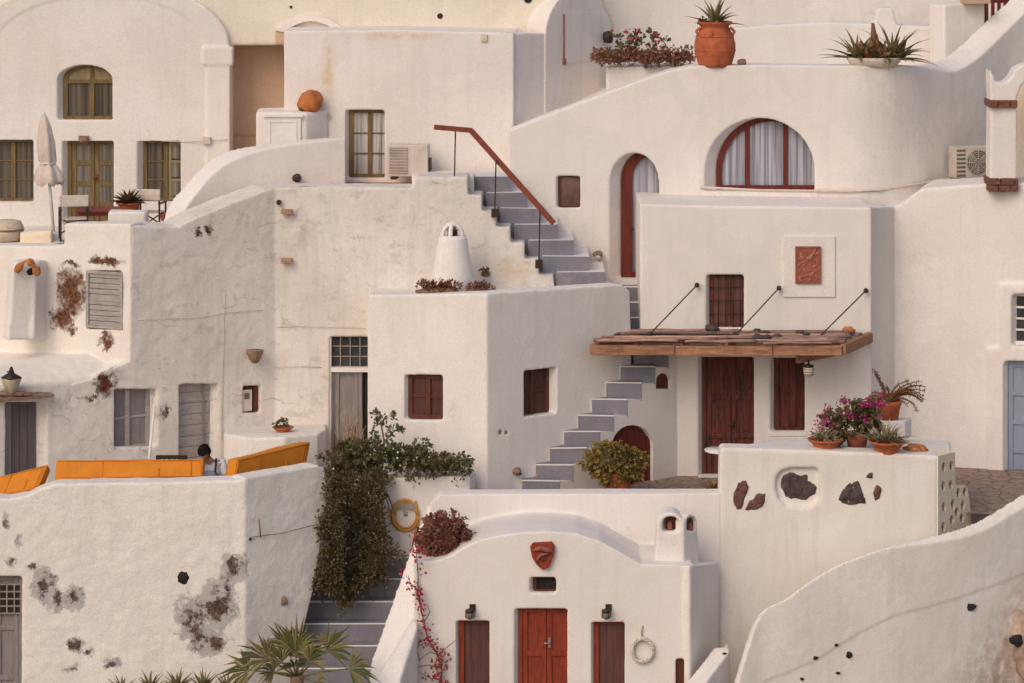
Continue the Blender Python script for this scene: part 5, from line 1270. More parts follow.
# cushions, chair, person on the front terrace
ZK = zat(540, 54.7)
def cushion(p, q, hgt, th, lean, label):
    """Slab from p to q along its lower edge, leaning back."""
    t = thing('lounger_cushion', label, 'cushion'); p, q = Vector(p), Vector(q)
    X = (q-p); Lx = X.length; X.normalize(); up = Vector(lean).normalized(); Yv = up.cross(X).normalized()
    b = MB(); b.obox((p+q)/2+up*hgt/2, X, Yv, up, Lx/2, th/2, hgt/2); bmesh.ops.subdivide_edges(b.bm, edges=b.bm.edges[:], cuts=14, use_grid_fill=True); o = b.build('pad', M['orange'], t, smooth=True)
    bv = o.modifiers.new('rounded', 'BEVEL'); bv.width = .03; bv.segments = 2; bv.limit_method = 'ANGLE'
    dm = o.modifiers.new('sag', 'DISPLACE'); dm.texture = TEX_BIG; dm.strength = .05; dm.texture_coords = 'GLOBAL'
    b = MB()
    for s in (-1, 1): b.tube([(p+q)/2+up*hgt*.5+X*(Lx/2-.03)*a+Yv*s*(th/2)+up*(hgt/2-.03)*c_ for a, c_ in ((-1,-1),(1,-1),(1,1),(-1,1),(-1,-1))], .012, 5)
    b.tube([(p+q)/2+Yv*s*(th/2+.003)+X*Lx*.2+up*hgt*f for s in (-1, 1) for f in (.08, .5)][0:2], .015, 5)
    for f in (-.18, .42):
        for s in (-1, 1): b.tube([(p+q)/2+Yv*s*(th/2+.004)+X*Lx*f+up*hgt*g for g in (.04, .5, .96)], .009, 4)
    b.build('piping', M['orange_dark'], o)
cushion(at(56, 482, 54.95), at(203, 481, 54.95), .38, .24, (-.02, .55, .75), 'long orange cushion resting on the parapet in front of the seated person')
cushion(at(228, 487, 55.0), at(301, 469, 56.6), .52, .26, (.12, .35, .8), 'orange cushion tilted up along the side parapet right of the seated person')
cushion(at(-12, 503, 54.9), at(40, 490, 54.95), .46, .24, (.25, .5, .7), 'orange cushion slanting at the far left end of the parapet')
dc = thing('dark_chair', 'dark wooden chair whose slatted back shows behind the long orange cushion', 'chair')
cz = Vector((at(171, 470, 56.4).x, 56.6, zat(515, 56.0)))
zc_ = at(171, 456, 56.6).z; z0_ = ZK
for s in (-1, 1):
    b = MB(); b.bar((cz.x+s*.27, 56.6, z0_), (cz.x+s*.27, 56.5, zc_+.03), .05); b.build('leg', M['iron'], dc)
    b = MB(); b.bar((cz.x+s*.25, 57.0, z0_), (cz.x+s*.25, 57.0, z0_+.45), .045); b.build('leg', M['iron'], dc)
b = MB(); b.bar((cz.x-.27, 56.5, zc_), (cz.x+.27, 56.5, zc_), .04, .07); b.bar((cz.x-.27, 56.53, zc_-.2), (cz.x+.27, 56.53, zc_-.2), .04, .05)
for k in range(6): x = cz.x-.22+.088*k; b.bar((x, 56.51, zc_), (x, 56.54, zc_-.2), .025)
b.build('backrest', M['iron'], dc); b = MB(); b.box((cz.x-.28, 56.55, z0_+.43), (cz.x+.28, 57.05, z0_+.48)); b.build('seat', M['iron'], dc)

def skin_mesh(verts, edges, radii, sub=2, root=0):
    me = bpy.data.meshes.new('tmp'); me.from_pydata([tuple(v) for v in verts], edges, []); o = bpy.data.objects.new('tmp', me); COL.objects.link(o)
    sk = o.modifiers.new('s', 'SKIN'); sk.use_smooth_shade = True
    for i, d in enumerate(me.skin_vertices[0].data):
        r = radii[i]; d.radius = r if isinstance(r, tuple) else (r, r); d.use_root = (i == root)
    s = o.modifiers.new('u', 'SUBSURF'); s.levels = s.render_levels = sub
    dg = bpy.context.evaluated_depsgraph_get(); out = bpy.data.meshes.new_from_object(o.evaluated_get(dg))
    bpy.data.objects.remove(o); return out
pe = thing('person', 'dark-haired person in a pale shirt and grey dungarees sitting bent over behind the orange cushions', 'person')
bx, by = at(210.5, 460, 55.75).x, 55.75; zs_ = ZK
stl = thing('low_stool', 'plain dark stool under the seated person behind the parapet', 'stool')
b = MB(); b.box((bx-.2, by+.02, zs_+.40), (bx+.2, by+.42, zs_+.45)); b.build('seat', M['iron'], stl)
for s in (-1, 1):
    for q in (.06, .38): b = MB(); b.bar((bx+s*.16, by+q, zs_), (bx+s*.16, by+q, zs_+.4), .04); b.build('leg', M['iron'], stl)
zh = zat(453.5, 55.55)                                       # head centre
KP = 1.16
hz = (zh - zs_)/KP
B0 = lambda x, y, z: Vector((bx+x*KP, by+y*KP, zs_+z*KP))
V_ = [B0(0,.22,.55), B0(0,.17,hz-.48), B0(0,.08,hz-.30), B0(0,.03,hz-.20), B0(-.05,-.07,hz-.08),
      B0(.19,.04,hz-.19), B0(.27,-.02,hz-.42), B0(.12,-.24,hz-.52), B0(-.18,.04,hz-.20), B0(-.26,-.04,hz-.42), B0(-.10,-.26,hz-.52),
      B0(.1,.18,.53), B0(.14,-.22,.52), B0(.15,-.2,.1), B0(.15,-.34,.05), B0(-.1,.18,.53), B0(-.14,-.22,.52), B0(-.15,-.2,.1), B0(-.15,-.34,.05)]
E_ = [(0,1),(1,2),(2,3),(3,4),(2,5),(5,6),(6,7),(2,8),(8,9),(9,10),(0,11),(11,12),(12,13),(13,14),(0,15),(15,16),(16,17),(17,18)]
R_ = [(KP*q[0], KP*q[1]) if isinstance(q, tuple) else KP*q for q in [(.15,.12),(.14,.11),(.15,.11),(.075,.075),(.065,.065),.075,.055,.038,.075,.055,.038,.095,.075,.05,.045,.095,.075,.05,.045]]
bm = bmesh.new(); me = skin_mesh(V_, E_, R_); bm.from_mesh(me)
b = MB(); b.bm.free(); b.bm = bm
hc = B0(-.085,-.13,hz); 
b.blob(hc, (.09,.113,.132), 3, .02)
fd = Vector((-.25,-.7,-.72)).normalized()                   # facing down and a little left
sd = fd.cross(Vector((0,0,1))).normalized(); fu = sd.cross(fd)
b.blob(hc+fd*.06-fu*.058, (.07,.07,.07), 2, .02)              # jaw
b.blob(hc+fd*.122-fu*.018, (.017,.024,.02), 2, .0)           # nose
for s in (-1, 1):
    b.blob(hc+sd*s*.093-fu*.01, (.014,.022,.034), 2, .0); b.blob(hc+fd*.1+sd*s*.038+fu*.012, (.016,.016,.012), 2, 0)
    # fingers of the hands meeting in the lap
    h0 = B0(.06*s+.01,-.28,hz-.545)
    b.blob(h0, (.042,.05,.022), 2, .02)
    for k in range(4): b.tube([h0+Vector((s*(.03-.02*k),-.03,0)), h0+Vector((s*(.03-.02*k),-.075,-.008)), h0+Vector((s*(.025-.02*k),-.095+.006*abs(k-1.5),-.035))], [.010,.009,.007], 6)
    b.tube([h0+Vector((-s*.03,.01,0)), h0+Vector((-s*.06,-.03,.005)), h0+Vector((-s*.06,-.06,0))], [.012,.011,.008], 6)
o = b.build('body', M['skin'], pe)
r = o.modifiers.new('r', 'REMESH'); r.mode = 'VOXEL'; r.voxel_size = .009; r.use_smooth_shade = True
m = o.modifiers.new('s', 'SMOOTH'); m.iterations = 2
b = MB(); b.blob(hc-fd*.012+fu*.022, (.124,.14,.146), 4, .06, 3.0, seed=2)
kill = [v for v in b.bm.verts if (v.co-hc).dot(fd) > .05 and (v.co-hc).dot(fu) < .06]
bmesh.ops.delete(b.bm, geom=kill, context='VERTS')
for k in range(14):
    d = rdir(rng)
    if d.dot(fd) < .45 or d.dot(fu) > .45: leaf(b.bm, hc-fd*.012+fu*.022+Vector((d.x*.118,d.y*.134,d.z*.136)), d+Vector((rng.uniform(-1,1),rng.uniform(-1,1),-.4)), .05, .02)
b.build('hair', M['hair'], pe)
bm = bmesh.new()
sh = skin_mesh(V_[0:4]+V_[5:7]+V_[8:10], [(0,1),(1,2),(2,3),(2,4),(4,5),(2,6),(6,7)], [(KP*q[0], KP*q[1]) if isinstance(q, tuple) else KP*q for q in [(.165,.135),(.16,.128),(.168,.128),(.095,.09),.092,.07,.092,.07]])
bm.from_mesh(sh); b = MB(); b.bm.free(); b.bm = bm; o = b.build('shirt', M['shirt'], pe, smooth=True)
d = o.modifiers.new('folds', 'DISPLACE'); d.texture = TEX_SMALL; d.strength = .035; d.texture_coords = 'GLOBAL'
b = MB(); b.obox(B0(0,-.01,hz-.42), (1,0,0), (0,1,.3), (0,-.3,1), .12, .13, .14); o = b.build('bib', M['denim'], pe, bevel=.04)
for s in (-1, 1):
    b = MB(); b.tube([B0(s*.09,-.15,hz-.31), B0(s*.095,-.12,hz-.22), B0(s*.09,.0,hz-.12), B0(s*.08,.14,hz-.2), B0(s*.06,.22,hz-.4)], .018, 6); b.build('strap', M['strap'] if s > 0 else M['denim'], o)
b = MB()
bm = bmesh.new(); tr_ = skin_mesh([V_[0]]+V_[11:14]+V_[15:18], [(0,1),(1,2),(2,3),(0,4),(4,5),(5,6)], [(KP*q[0], KP*q[1]) if isinstance(q, tuple) else KP*q for q in [(.165,.135),.11,.088,.062,.11,.088,.062]]); bm.from_mesh(tr_); b.bm.free(); b.bm = bm; b.build('trousers', M['denim'], pe, smooth=True)

# creeper over the garden steps
cr = thing('hanging_creeper', 'dense dark green creeper spilling down over the left side of the grey garden steps', 'creeper')
outl = [(330,454),(345,446),(372,444),(400,452),(430,458),(464,472),(450,476),(410,475),(384,480),(380,500),(384,532),(393,546),(394,553),(380,562),(388,575),(372,586),(354,592),(346,606),(339,600),(333,588),(320,592),(314,582),(325,545),(319,516),(331,492),(326,466)]
def inside(x, y, P_):
    c = False; j = len(P_)-1
    for i in range(len(P_)):
        if (P_[i][1] > y) != (P_[j][1] > y) and x < (P_[j][0]-P_[i][0])*(y-P_[i][1])/(P_[j][1]-P_[i][1])+P_[i][0]: c = not c
        j = i
    return c
b = MB(); r = random.Random(21); cnt = 0; fl_ = MB(); li_ = MB()
while cnt < 760:
    x, y = r.uniform(305, 475), r.uniform(436, 620)
    if not inside(x+r.uniform(-4,4), y+r.uniform(-4,4), outl): continue
    cnt += 1
    if y < 476 and r.random() < .75: continue
    if y < 480: Yc = 57.25 - r.random()*.5 - (.0 if x < 390 else .0)
    else: Yc = 56.75 - (y-480)/130*.9 - r.random()*.35
    if x < 340 and y > 470: Yc = 55.5-r.random()*.12
    c = at(x, y, Yc); rad = r.uniform(.06, .16)
    for _ in range(r.choice((16, 24, 32))):
        d = rdir(r); p = c + d*rad*r.uniform(.2, 1)
        leaf(b.bm, p, d + Vector((0,-.5,.3)), r.uniform(.05,.085), r.uniform(.035,.055), droop=r.uniform(0,.3))
    if r.random() < (.25 if y > 490 else .03): 
        for _ in range(2): p = c+rdir(r)*rad-Vector((0,.12,0)); li_.blob(p, r.uniform(.010,.018), 1, .2)
for k in range(26):   # loose runners at the edges
    i = r.randrange(len(outl)); x, y = outl[i]; Yc = 56.6 - max(0, y-480)/130*.8 if y > 480 else 57.0
    for q in range(5):
        c = at(x+r.uniform(-3,3)+q*r.uniform(-2,2), y+q*r.uniform(-1,3), Yc-.15)
        for _ in range(7): d = rdir(r); leaf(b.bm, c+d*.05, d+Vector((0,-.4,.2)), .08, .04)
b.build('foliage', M['leaf_dark'], cr); li_.build('blossoms', M['lilac'], cr)
b = MB()
for k in range(40):
    x, y = r.uniform(335, 388), r.uniform(465, 568); Yc = 56.9-max(0,y-480)/130*.9
    b.tube([at(x, y, Yc-.25), at(x+r.uniform(-6,6), y+14, Yc-.34), at(x+r.uniform(-9,9), y+30, Yc-.42), at(x+r.uniform(-12,12), y+44, Yc-.42)], [.014,.011,.008,.004], 5)
b.build('stems', M['iron'], cr)
sg = thing('ledge_shrub', 'green shrub with small white flowers and a tall sprig below the cube house', 'shrub')
b = MB()
for k in range(74):
    x = r.uniform(328, 465); y = r.uniform(446, 474) if x < 420 else r.uniform(458, 474)
    if x > 385: y = min(y, 464)-2
    if x > 425: y = r.uniform(460, 468)
    bush(b, at(x, y, 57.05+r.uniform(-.25,.3)), (.17,.15,.12), 56, .085, .05, 300+k)
for (x, y) in ((378,425),(384,419),(390,417),(376,415),(393,430),(398,427),(385,436),(372,438),(380,440)): bush(b, at(x, y, 57.2), (.11,.1,.07), 26, .085, .045, 500+x)
b.build('foliage', M['leaf'], sg)
b = MB(); b.tube([at(383, 462, 57.2), at(384, 440, 57.2), at(381, 424, 57.2), at(386, 416, 57.2)], .018, 6); b.tube([at(384, 442, 57.2), at(392, 433, 57.2), at(400, 427, 57.2)], .014, 6)
b.build('stem', M['twig'], sg)
b = MB()
for k in range(10): b.blob(at(r.uniform(325, 440), r.uniform(448, 470), 56.72), r.uniform(.016,.028), 1, .3, seed=k)
b.build('flowers', M['whitepaint'], sg)
dt = thing('dry_bush', 'bare straw-coloured twigs standing in front of the tall lattice door', 'bush')
b = MB()
for k in range(34):
    x0 = r.gauss(350, 5); p = [at(x0, 462, 57.6)]; dx = r.gauss(0, 1.6)
    for q in range(5): p.append(at(x0+dx*(q+1)+r.uniform(-2,2), 462-(q+1)*r.uniform(7, 12)*(1 if k % 3 else .7), 57.6+r.uniform(-.1,.1)))
    b.tube(p, [.013,.011,.009,.007,.006,.004], 4)
b.build('stems', flat('straw_stems', (.42,.30,.19), .9), dt); b = MB(); bush(b, at(349, 448, 57.55), (.3,.15,.22), 160, .05, .014, 77); b.build('dry_leaves', M['twig'], dt)

# hose
ho = thing('coiled_hose', 'yellow hose coiled on a bracket on the white wall above the garden steps', 'hose')
P_ = Plane(388, 57.1, 470, 57.0)
b = MB()
for k in range(7):
    rr = 12.2+r.uniform(-1.8,1.6); cx0, cy0 = 405.5+r.uniform(-.8,.8), 513.5+r.uniform(-1.2,1.2)
    b.tube([P_.at(cx0+rr*math.cos(2*math.pi*q/24), cy0+rr*1.18*math.sin(2*math.pi*q/24), -.06-.02*k*.5) for q in range(25)], .022, 6)
b.tube([P_.at(416, 500, -.1), P_.at(419, 520, -.1), P_.at(413, 545, -.1)], .022, 6); b.build('coil', M['hose'], ho)
b = MB(); b.pbox(P_, P_.uv(398,0)[0], P_.uv(415,0)[0], P_.uv(0,502)[1], P_.uv(0,496)[1], -.14, .02); b.lathe(P_.at(406, 513, -.05), [(.05,-.04),(.05,.04)], 10); b.build('bracket', M['metal'], ho)

# round shrub on the cave house, vine, pot ornament, lamps, wreath
rs = thing('round_shrub', 'ball-shaped dusty red succulent shrub growing over a clay pot on the roof corner', 'potted plant')
c = at(443, 537, 54.62); b = MB(); bush(b, c, (.44,.40,.41), 3600, .085, .045, 61, -1, 9, .8)
b.build('plant', M['leaf_red'], rs); b = MB(); b.blob(at(443, 535, 54.65), (.34,.25,.31), 3, .1); b.build('inner_stems', M['dry'], rs)
b = MB(); b.lathe(at(445, 563, 54.5), [(.13,0),(.17,.2),(.20,.40),(.20,.43)], 22); b.build('pot', M['terra_dull'], rs)
vi = thing('bougainvillea', 'thin bougainvillea vine with crimson bracts climbing the left edge of the cave house', 'vine')
b = MB(); fl_ = MB()
path = [(438,692),(442,672),(438,655),(428,640),(424,622),(420,605),(418,590),(418,575),(417,560),(416,545)]
b.tube([at(x, y, 53.86+.012*i) for i, (x, y) in enumerate(path)], [.022-.0015*i for i in range(len(path))], 6)
for (a_, c_, e_) in (((438,655),(430,652),(419,660)), ((440,668),(428,665),(414,668)), ((438,655),(446,648),(456,640)), ((442,672),(441,655),(442,648)), ((424,622),(430,612),(427,604)), ((442,680),(430,678),(418,672)), ((418,590),(410,583),(408,575)), ((420,640),(417,650),(420,662))):
    b.tube([at(*a_, 53.87), at(*c_, 53.84), at(*e_, 53.86)], [.012,.009,.005], 5)
b.build('stem', M['twig'], vi)
for k in range(60):
    i = r.randrange(len(path)); x, y = path[i]
    if k > 44: x, y = r.choice(((419,660),(414,668),(430,652),(446,660),(430,678),(408,577),(440,676)))
    c = at(x+r.gauss(0,3), y+r.gauss(0,6), 53.8)
    for _ in range(7): d = rdir(r); leaf(fl_.bm, c+d*.035, d, .06, .052)
fl_.build('bracts', M['crimson'], vi)
b = MB()
for k in range(24): x, y = path[r.randrange(len(path))]; leaf(b.bm, at(x+r.gauss(0,3), y+r.gauss(0,5), 53.82), rdir(r), .07, .04)
b.build('leaves', M['leaf'], vi)
mk = thing('wall_ornament', 'dark red clay ornament like a broken jar fixed above the vent of the cave house', 'ornament')
b = MB(); b.poly(L, [L.uv(x, y) for x, y in ((530,546),(533,542),(552,541),(555,546),(553,556),(549,566),(543,569),(536,563),(532,556))], -.10, .0)
bmesh.ops.subdivide_edges(b.bm, edges=b.bm.edges[:], cuts=2, use_grid_fill=True)
o = b.build('shell', M['reddoor'], mk, bevel=.02)
b = MB(); b.tube([L.at(533,549,-.10), L.at(540,546,-.15), L.at(550,549,-.13), L.at(553,551,-.09)], [.02,.05,.05,.02], 7); b.tube([L.at(536,560,-.10), L.at(541,553,-.13), L.at(549,552,-.12)], [.02,.035,.02], 7); b.build('ridge', M['terra_dull'], o)
b = MB(); b.blob(L.at(543, 557, -.10), (.05,.03,.06), 2, .3); b.build('hollow', M['redshut'], o)
for (x, lab) in ((470.5, 'caged bulkhead lamp above the left maroon shutter of the cave house'), (606.5, 'caged bulkhead lamp above the right maroon shutter of the cave house')):
    t = thing('bulkhead_lamp', lab, 'lamp'); c = L.at(x-.5, 612, -.14)
    b = MB(); b.lathe(c, [(.03,-.09),(.065,-.07),(.075,0),(.07,.04)], 12); b.build('lamp_glass', M['glass_lace'], t)
    b = MB(); b.lathe(c, [(.085,.03),(.085,.07),(.03,.09)], 12); b.bar(c+Vector((0,0,.08)), L.at(x+3, 608.5, .01), .05); b.pbox(L, L.uv(x-1,0)[0], L.uv(x+5,0)[0], L.uv(0,611)[1], L.uv(0,604)[1], -.03, .01)
    for k in range(4): a = k*math.pi/2+.4; b.tube([c+Vector((math.cos(a)*.085, math.sin(a)*.085, .04)), c+Vector((math.cos(a)*.085, math.sin(a)*.085, -.06)), c+Vector((0,0,-.1))], .008, 4)
    b.build('cage', M['iron'], t)
wr = thing('straw_wreath', 'pale straw wreath hanging from a hook on the cave house wall', 'wreath')
b = MB()
for k in range(9):
    ph = r.uniform(0, 6.3); pts = []
    for q in range(41):
        a = 2*math.pi*q/40; rr = 10.2+1.3*math.cos(5*a+ph); pts.append(L.at(642.5+rr*math.cos(a), 649.5+rr*1.12*math.sin(a), -.05+.03*math.sin(5*a+ph)))
    b.tube(pts, .016, 5)
b.build('ring', flat('pale_straw', (.62,.55,.46), .9, var=.25, scale=30), wr)
b = MB(); b.tube([L.at(642, 639, -.05), L.at(641.5, 630, -.03), L.at(643, 626, 0)], .012, 5); b.build('hook', M['metal'], wr)

# plants on the planter wall
ZT = lambda x, y, Y: at(x, y, Y)
def topz(x): return zat(449.5+ (x-722)*.03, 55.7)
def onwall(x, y): 
    # intersect view ray with the flat top of the planter wall
    z = topz(x); Y = (ZC-z)*F/(y-HZ); return Vector((xat(x, Y), Y, z))
bl = thing('aloe_bowl', 'wide terracotta bowl of short pale aloe at the left end of the planter wall', 'potted plant')
c = onwall(825.5, 449.5); s_ = c.y/F; bowl_pot(bl, c, 17.0*s_, 11*s_, M['terra'])
b = MB(); rosette(b, c+Vector((-.05,0,10*s_)), 26, .34, .055, 31, (.0,1.4), .5, .12); rosette(b, c+Vector((.14,0,10*s_)), 16, .25, .05, 32, (-.1,1.3), .5, .08); bush(b, c+Vector((0,0,12*s_)), (.26,.2,.08), 120, .07, .04, 33); b.build('plant', M['aloe'], bl)
br = thing('aloe_bowl', 'wide terracotta bowl of long spiky aloe next to the orange rock', 'potted plant')
c = onwall(887, 453.5); s_ = c.y/F; bowl_pot(br, c, 17.5*s_, 13*s_, M['terra'])
b = MB(); rosette(b, c+Vector((0,0,12*s_)), 38, .52, .06, 41, (.0,1.45), .6, .12); rosette(b, c+Vector((.16,0,12*s_)), 14, .36, .055, 42, (-.1,1.2), .6, .08); rosette(b, c+Vector((-.2,0,12*s_)), 8, .6, .05, 43, (.3,.8), .5, .05); b.build('plant', M['aloe'], br)
ge = thing('potted_geranium', 'bushy magenta-flowered geranium in a brown pot between the two aloe bowls', 'potted plant')
c = onwall(857, 446.5); b = MB(); s_ = c.y/F
b.lathe(c, [(9*s_,0),(11*s_,8*s_),(12*s_,12*s_),(12*s_,14*s_),(10.5*s_,14*s_)], 22); b.build('pot', M['terra_dull'], ge)
b = MB()
for k in range(60):
    x = r.uniform(822, 880); y = r.uniform(410, 445)-(6 if x > 850 else -4)
    bush(b, at(x, y, c.y+r.uniform(-.25,.2)), (.14,.13,.11), 40, .085, .065, 700+k)
b.build('leaves', M['leaf'], ge)
b = MB(); r2 = random.Random(8)
for k in range(62):
    x = r2.uniform(814, 884); y = 423-(x-816)*.30+r2.gauss(0, 9)
    if y < 396: y = 400+r2.random()*8
    p = at(x, y, c.y-.25+r2.uniform(-.1,.25))
    for _ in range(14): d = rdir(r2); leaf(b.bm, p+d*.035, d, .045, .042)
b.build('flowers', M['magenta'], ge)
b = MB()
for (x, y) in ((867,397),(862,399),(845,407),(832,414),(855,404),(870,405),(822,421)): b.tube([at(x, y, c.y-.2), at(x+2, y+18, c.y-.1)], .008, 4)
b.build('stems', M['twig'], ge)
pd = thing('plant_stand', 'short white masonry stand at the back of the planter wall', 'stand')
c = onwall(895, 441.5); b = MB(); b.top([(872, 421, 57.2), (905, 421, 57.2), (912, 418, 57.7), (878, 418, 57.7)], topz(890)-.05); b.build('block', M['w'], pd, vox=.035, disp=.012)
cp = thing('potted_cactus', 'arching brown-green cactus stems in a terracotta pot on the short white stand', 'potted plant')
c = at(889, 419.3, 57.4); s_ = 57.4/F
b = MB(); b.lathe(c, [(9*s_,0),(11.5*s_,14*s_),(12.5*s_,15*s_),(12.5*s_,19*s_),(11*s_,19*s_),(10.5*s_,15*s_),(.02,15*s_)], 24); b.build('pot', M['terra'], cp)
b = MB(); r2 = random.Random(17); sp = MB()
for k in range(26):
    az = r2.uniform(-.9, 3.9); ln = r2.uniform(.35, .75); e = r2.uniform(.5, 1.5); q = c+Vector((0,0,17*s_)); pts = [q.copy()]
    if k < 9: az = r2.uniform(-.5,.2); ln = r2.uniform(.6,.85); e = r2.uniform(.75,1.1)
    if 9 <= k < 15: az = math.pi+r2.uniform(-.6,.3); e = 1.2; ln = r2.uniform(.5, .7)
    for i in range(9):
        q = q + Vector((math.cos(az)*math.cos(e), math.sin(az)*.5*math.cos(e), math.sin(e)))*ln/9; e -= r2.uniform(.05,.28) if (k < 9 or k > 14) else .02; pts.append(q.copy())
        for _ in range(5): leaf(sp.bm, q+rdir(r2)*.012, rdir(r2), .055, .02)
    b.tube(pts, [.024-.0018*i for i in range(10)], 6)
b.build('stems', M['dry'], cp); sp.build('spiny_leaves', leafmat('cactus_leaves', [(.10,.085,.03),(.15,.10,.045),(.12,.055,.035),(.08,.08,.03)]), cp)
ob = thing('orange_rock', 'rough orange rock shaped like a shell at the right end of the planter wall', 'rock')
c = onwall(915, 451.5); b = MB(); b.blob(c+Vector((0,0,.05)), (.21,.15,.085), 4, .4, 1.8, seed=12); b.build('boulder', M['orange_rock'], ob)
b = MB(); b.blob(c+Vector((.0,-.13,.05)), (.09,.05,.05), 3, .3); b.build('hollow', flat('rock_hollow', (.55,.30,.12), .9, var=.3), ob)
# round bush in a pot by the cellar door, small agave, table
pb = thing('potted_bush', 'round olive-green bush in a terracotta pot before the arched cellar door', 'potted plant')
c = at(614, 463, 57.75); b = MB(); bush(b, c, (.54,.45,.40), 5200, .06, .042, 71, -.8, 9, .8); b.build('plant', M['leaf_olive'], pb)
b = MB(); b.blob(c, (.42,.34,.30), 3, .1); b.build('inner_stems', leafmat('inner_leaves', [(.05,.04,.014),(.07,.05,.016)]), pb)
zf = zat(506, 56.8)
b = MB(); b.lathe(Vector((c.x+.06, c.y, zat(503, 57.75)+.02)), [(.20,0),(.25,.25),(.29,.55),(.30,.6)], 22); b.build('pot', M['terra'], pb)
sa = thing('small_agave', 'small orange-tinged agave on the paving left of the planter wall', 'plant')
b = MB(); rosette(b, at(713, 492, 57.4), 30, .36, .05, 81, (.1,1.4), .5, .06); b.build('blades', leafmat('orange_agave', [(.22,.13,.035),(.30,.17,.05),(.14,.11,.035)]), sa)
b = MB(); b.lathe(at(713, 503, 57.4), [(.14,0),(.18,.2),(.19,.22)], 18); b.build('pot', M['terra_dull'], sa)
tt = thing('round_table', 'small round white table edge beside the planter wall in front of the old door', 'table')
c = at(722, 449.5, 57.9); b = MB(); b.lathe(c, [(.30,-.04),(.335,-.03),(.34,0),(.02,.005)], 28); b.build('tabletop', M['whitepaint'], tt)
b = MB(); b.tube([c+Vector((0,0,-.03)), Vector((c.x, c.y, zat(498, 57.9)))], .04, 8); b.lathe(Vector((c.x, c.y, zat(498, 57.9))), [(.22,0),(.2,.03),(.05,.06)], 16); b.build('leg', M['iron'], tt)
# dry plants on the cube house roof
for k, (x0, x1, y, lab, name) in enumerate(((417, 461, 287, 'long low mound of rust-red plant on the roof edge left of the cone chimney', 'dry_plant'), (467, 493, 287.5, 'short mound of pinkish-red plant on the roof edge right of the cone chimney', 'dry_plant'))):
    t = thing(name, lab, 'plant'); b = MB()
    for q in range(14 if k == 0 else 9):
        x = x0+5+(x1-x0-10)*q/(13 if k == 0 else 8); bush(b, at(x, y+rng.uniform(-2,2), 58.15), (.12,.12,.10), 70, .06, .028, 800+20*k+q)
    b.build('foliage', M['dry'] if k == 0 else M['leaf_red'], t)
    b = MB(); b.blob(at((x0+x1)/2, y+5, 58.15), ((x1-x0)*.5*58/F, .14, .10), 3, .2); b.build('root_mat', M['twig'], t)
wp_ = thing('wall_plant', 'small brown tuft clinging to the wall right of the cone chimney', 'plant'); b = MB(); bush(b, at(486, 273, 59.85), (.14,.1,.08), 90, .06, .03, 99); b.build('foliage', M['dry'], wp_)
b = MB(); b.blob(at(486, 274, 59.9), (.1,.08,.06), 2, .2); b.build('root', M['twig'], wp_)

# palm and low agaves in front of the terrace block
pm = thing('fan_palm', 'fan palm with stiff green-yellow fronds at the foot of the terrace block', 'palm')
c = at(297, 684, 52.6)
def fan(mb, base, az, el, Lp, Lf, n, seed, tilt=0):
    r = random.Random(seed); h = Vector((math.cos(az), math.sin(az)*.8, 0)); d = h*math.cos(el)+Vector((0,0,math.sin(el)))
    tip = base + d*Lp; mb.tube([base, base+d*Lp*.5+Vector((0,0,.03)), tip], [.02,.016,.012], 5)
    side = d.cross(Vector((0,-1,.4))).normalized()
    if side.length < .1: side = Vector((1,0,0))
    for k in range(n):
        a = (k/(n-1)-.5)*R(150)+r.uniform(-.07,.07); e = (d*math.cos(a)+side*math.sin(a)).normalized(); nn = d.cross(side).normalized()
        L_ = Lf*(1-.3*abs(a)/1.5)*r.uniform(.8,1.1); w = .045; q = tip; dr = r.uniform(.08,.42)
        s2 = e.cross(nn).normalized()
        p = [q, q+e*L_*.5-Vector((0,0,.02*L_)), q+e*L_-Vector((0,0,dr*L_))]
        v = [mb.bm.verts.new(x) for x in (p[0]+nn*.004, p[1]+s2*w*.6+nn*.012, p[1]-nn*.01, p[1]-s2*w*.6+nn*.012, p[2])]
        mb.bm.faces.new((v[0],v[1],v[2])); mb.bm.faces.new((v[0],v[2],v[3])); mb.bm.faces.new((v[1],v[4],v[2])); mb.bm.faces.new((v[2],v[4],v[3]))
for k, (az, el, Lp, Lf, n) in enumerate(((120, 84, .42, .82, 20), (155, 70, .45, .76, 18), (186, 34, .62, .68, 16), (182, 10, .85, .62, 15), (60, 78, .35, .74, 18), (12, 42, .7, .66, 16), (-8, 12, .95, .62, 12), (-40, 50, .45, .55, 12), (-95, 35, .5, .5, 13), (-130, 20, .6, .5, 12), (-60, 5, .7, .45, 12), (200, 48, .4, .5, 12))):
    b = MB(); fan(b, c+Vector((0,0,.1)), R(az), R(el), Lp, Lf, n, k); b.build('frond', M['palm'], pm)
b = MB(); b.tube([Vector((c.x, c.y, -1.0)), Vector((c.x+.05, c.y, 1.0)), c+Vector((0,0,.15))], [.16,.14,.12], 10); b.build('trunk', M['twig'], pm)
for k, (x, y, n, L_) in enumerate(((122, 694, 26, .45), (150, 690, 26, .42), (178, 688, 28, .42), (203, 690, 30, .45), (228, 692, 26, .45))):
    t = thing('low_agave', 'low grey-green rosette in the row at the foot of the terrace block', 'plant', 'agaves along the foot of the terrace block')
    b = MB(); cc = at(x, y, 53.4); rosette(b, cc, n, L_, .07, 140+k, (.0,1.4), .5, .08); b.build('blades', M['agave'], t)
    b = MB(); b.tube([Vector((cc.x, cc.y, -1.0)), cc], [.08,.06], 8); b.build('stem', M['twig'], t)
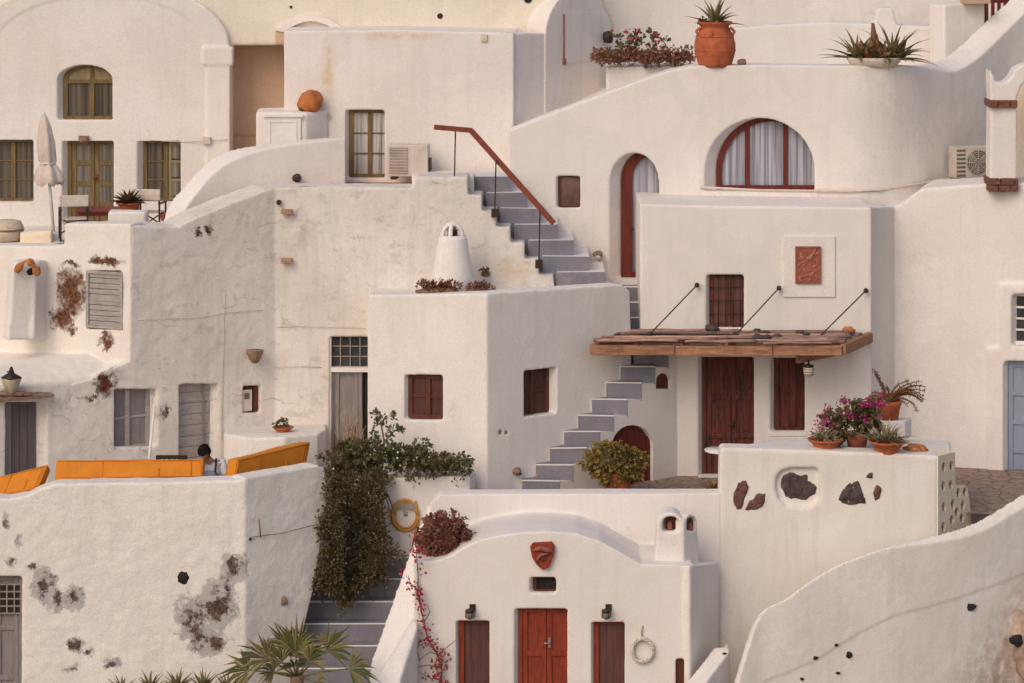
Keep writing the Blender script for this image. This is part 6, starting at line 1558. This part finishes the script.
# ------------------------------------------------------------------ camera, light
cam = bpy.data.cameras.new('Camera'); co = bpy.data.objects.new('Camera', cam); COL.objects.link(co); sc.camera = co
co.location = (0, 0, ZC); co.rotation_euler = (R(90), 0, 0)
cam.sensor_width = 36; cam.lens = 36*F/1024; cam.shift_x = 0; cam.shift_y = -(341.5-HZ)/1024
cam.clip_start = 1; cam.clip_end = 5000
world = bpy.data.worlds.new('World'); sc.world = world; world.use_nodes = True
nt = world.node_tree; bg = nt.nodes['Background']; sky = nt.nodes.new('ShaderNodeTexSky'); sky.sky_type = 'NISHITA'; sky.sun_disc = False
SUN_DIR = Vector((-.44, -.68, .66)).normalized()            # towards the sun
el = math.asin(SUN_DIR.z); azm = math.atan2(SUN_DIR.x, SUN_DIR.y)
sky.sun_elevation = el; sky.sun_rotation = azm; sky.dust_density = 3.0; sky.air_density = 1.0; sky.ozone_density = 1.0; sky.altitude = 50
tint = nt.nodes.new('ShaderNodeMix'); tint.data_type = 'RGBA'; tint.blend_type = 'MULTIPLY'; tint.inputs[0].default_value = 1.0; tint.inputs[7].default_value = (1.05, .985, .92, 1)   # dusty summer air
nt.links.new(sky.outputs[0], tint.inputs[6]); nt.links.new(tint.outputs[2], bg.inputs['Color']); bg.inputs['Strength'].default_value = 0.147
sl = bpy.data.lights.new('Sun', 'SUN'); so = bpy.data.objects.new('Sun', sl); COL.objects.link(so)
sl.energy = 0.62; sl.angle = R(35); sl.color = (1.0, .90, .74)
so.rotation_euler = SUN_DIR.to_track_quat('Z', 'Y').to_euler(); so.location = (-30, 20, 40)
vs_ = sc.view_settings; vs_.view_transform = 'Standard'; vs_.look = 'None'; vs_.exposure = 0.07; vs_.gamma = 1; vs_.use_curve_mapping = False
sc.cycles.use_denoising = True; sc.cycles.max_bounces = 8; sc.cycles.diffuse_bounces = 5

# ------------------------------------------------------------------ every thing's Empty goes to its base
bpy.context.view_layer.update()
for r_ in ROOTS:
    ms = [o for o in r_.children_recursive if o.type == 'MESH']
    if not ms: continue
    cs = [v.co for o in ms for v in o.data.vertices]
    lo = Vector([min(c[i] for c in cs) for i in range(3)]); hi = Vector([max(c[i] for c in cs) for i in range(3)])
    base = Vector(((lo.x+hi.x)/2, (lo.y+hi.y)/2, lo.z))
    for o in ms: o.data.transform(Matrix.Translation(-base))
    r_.location = base
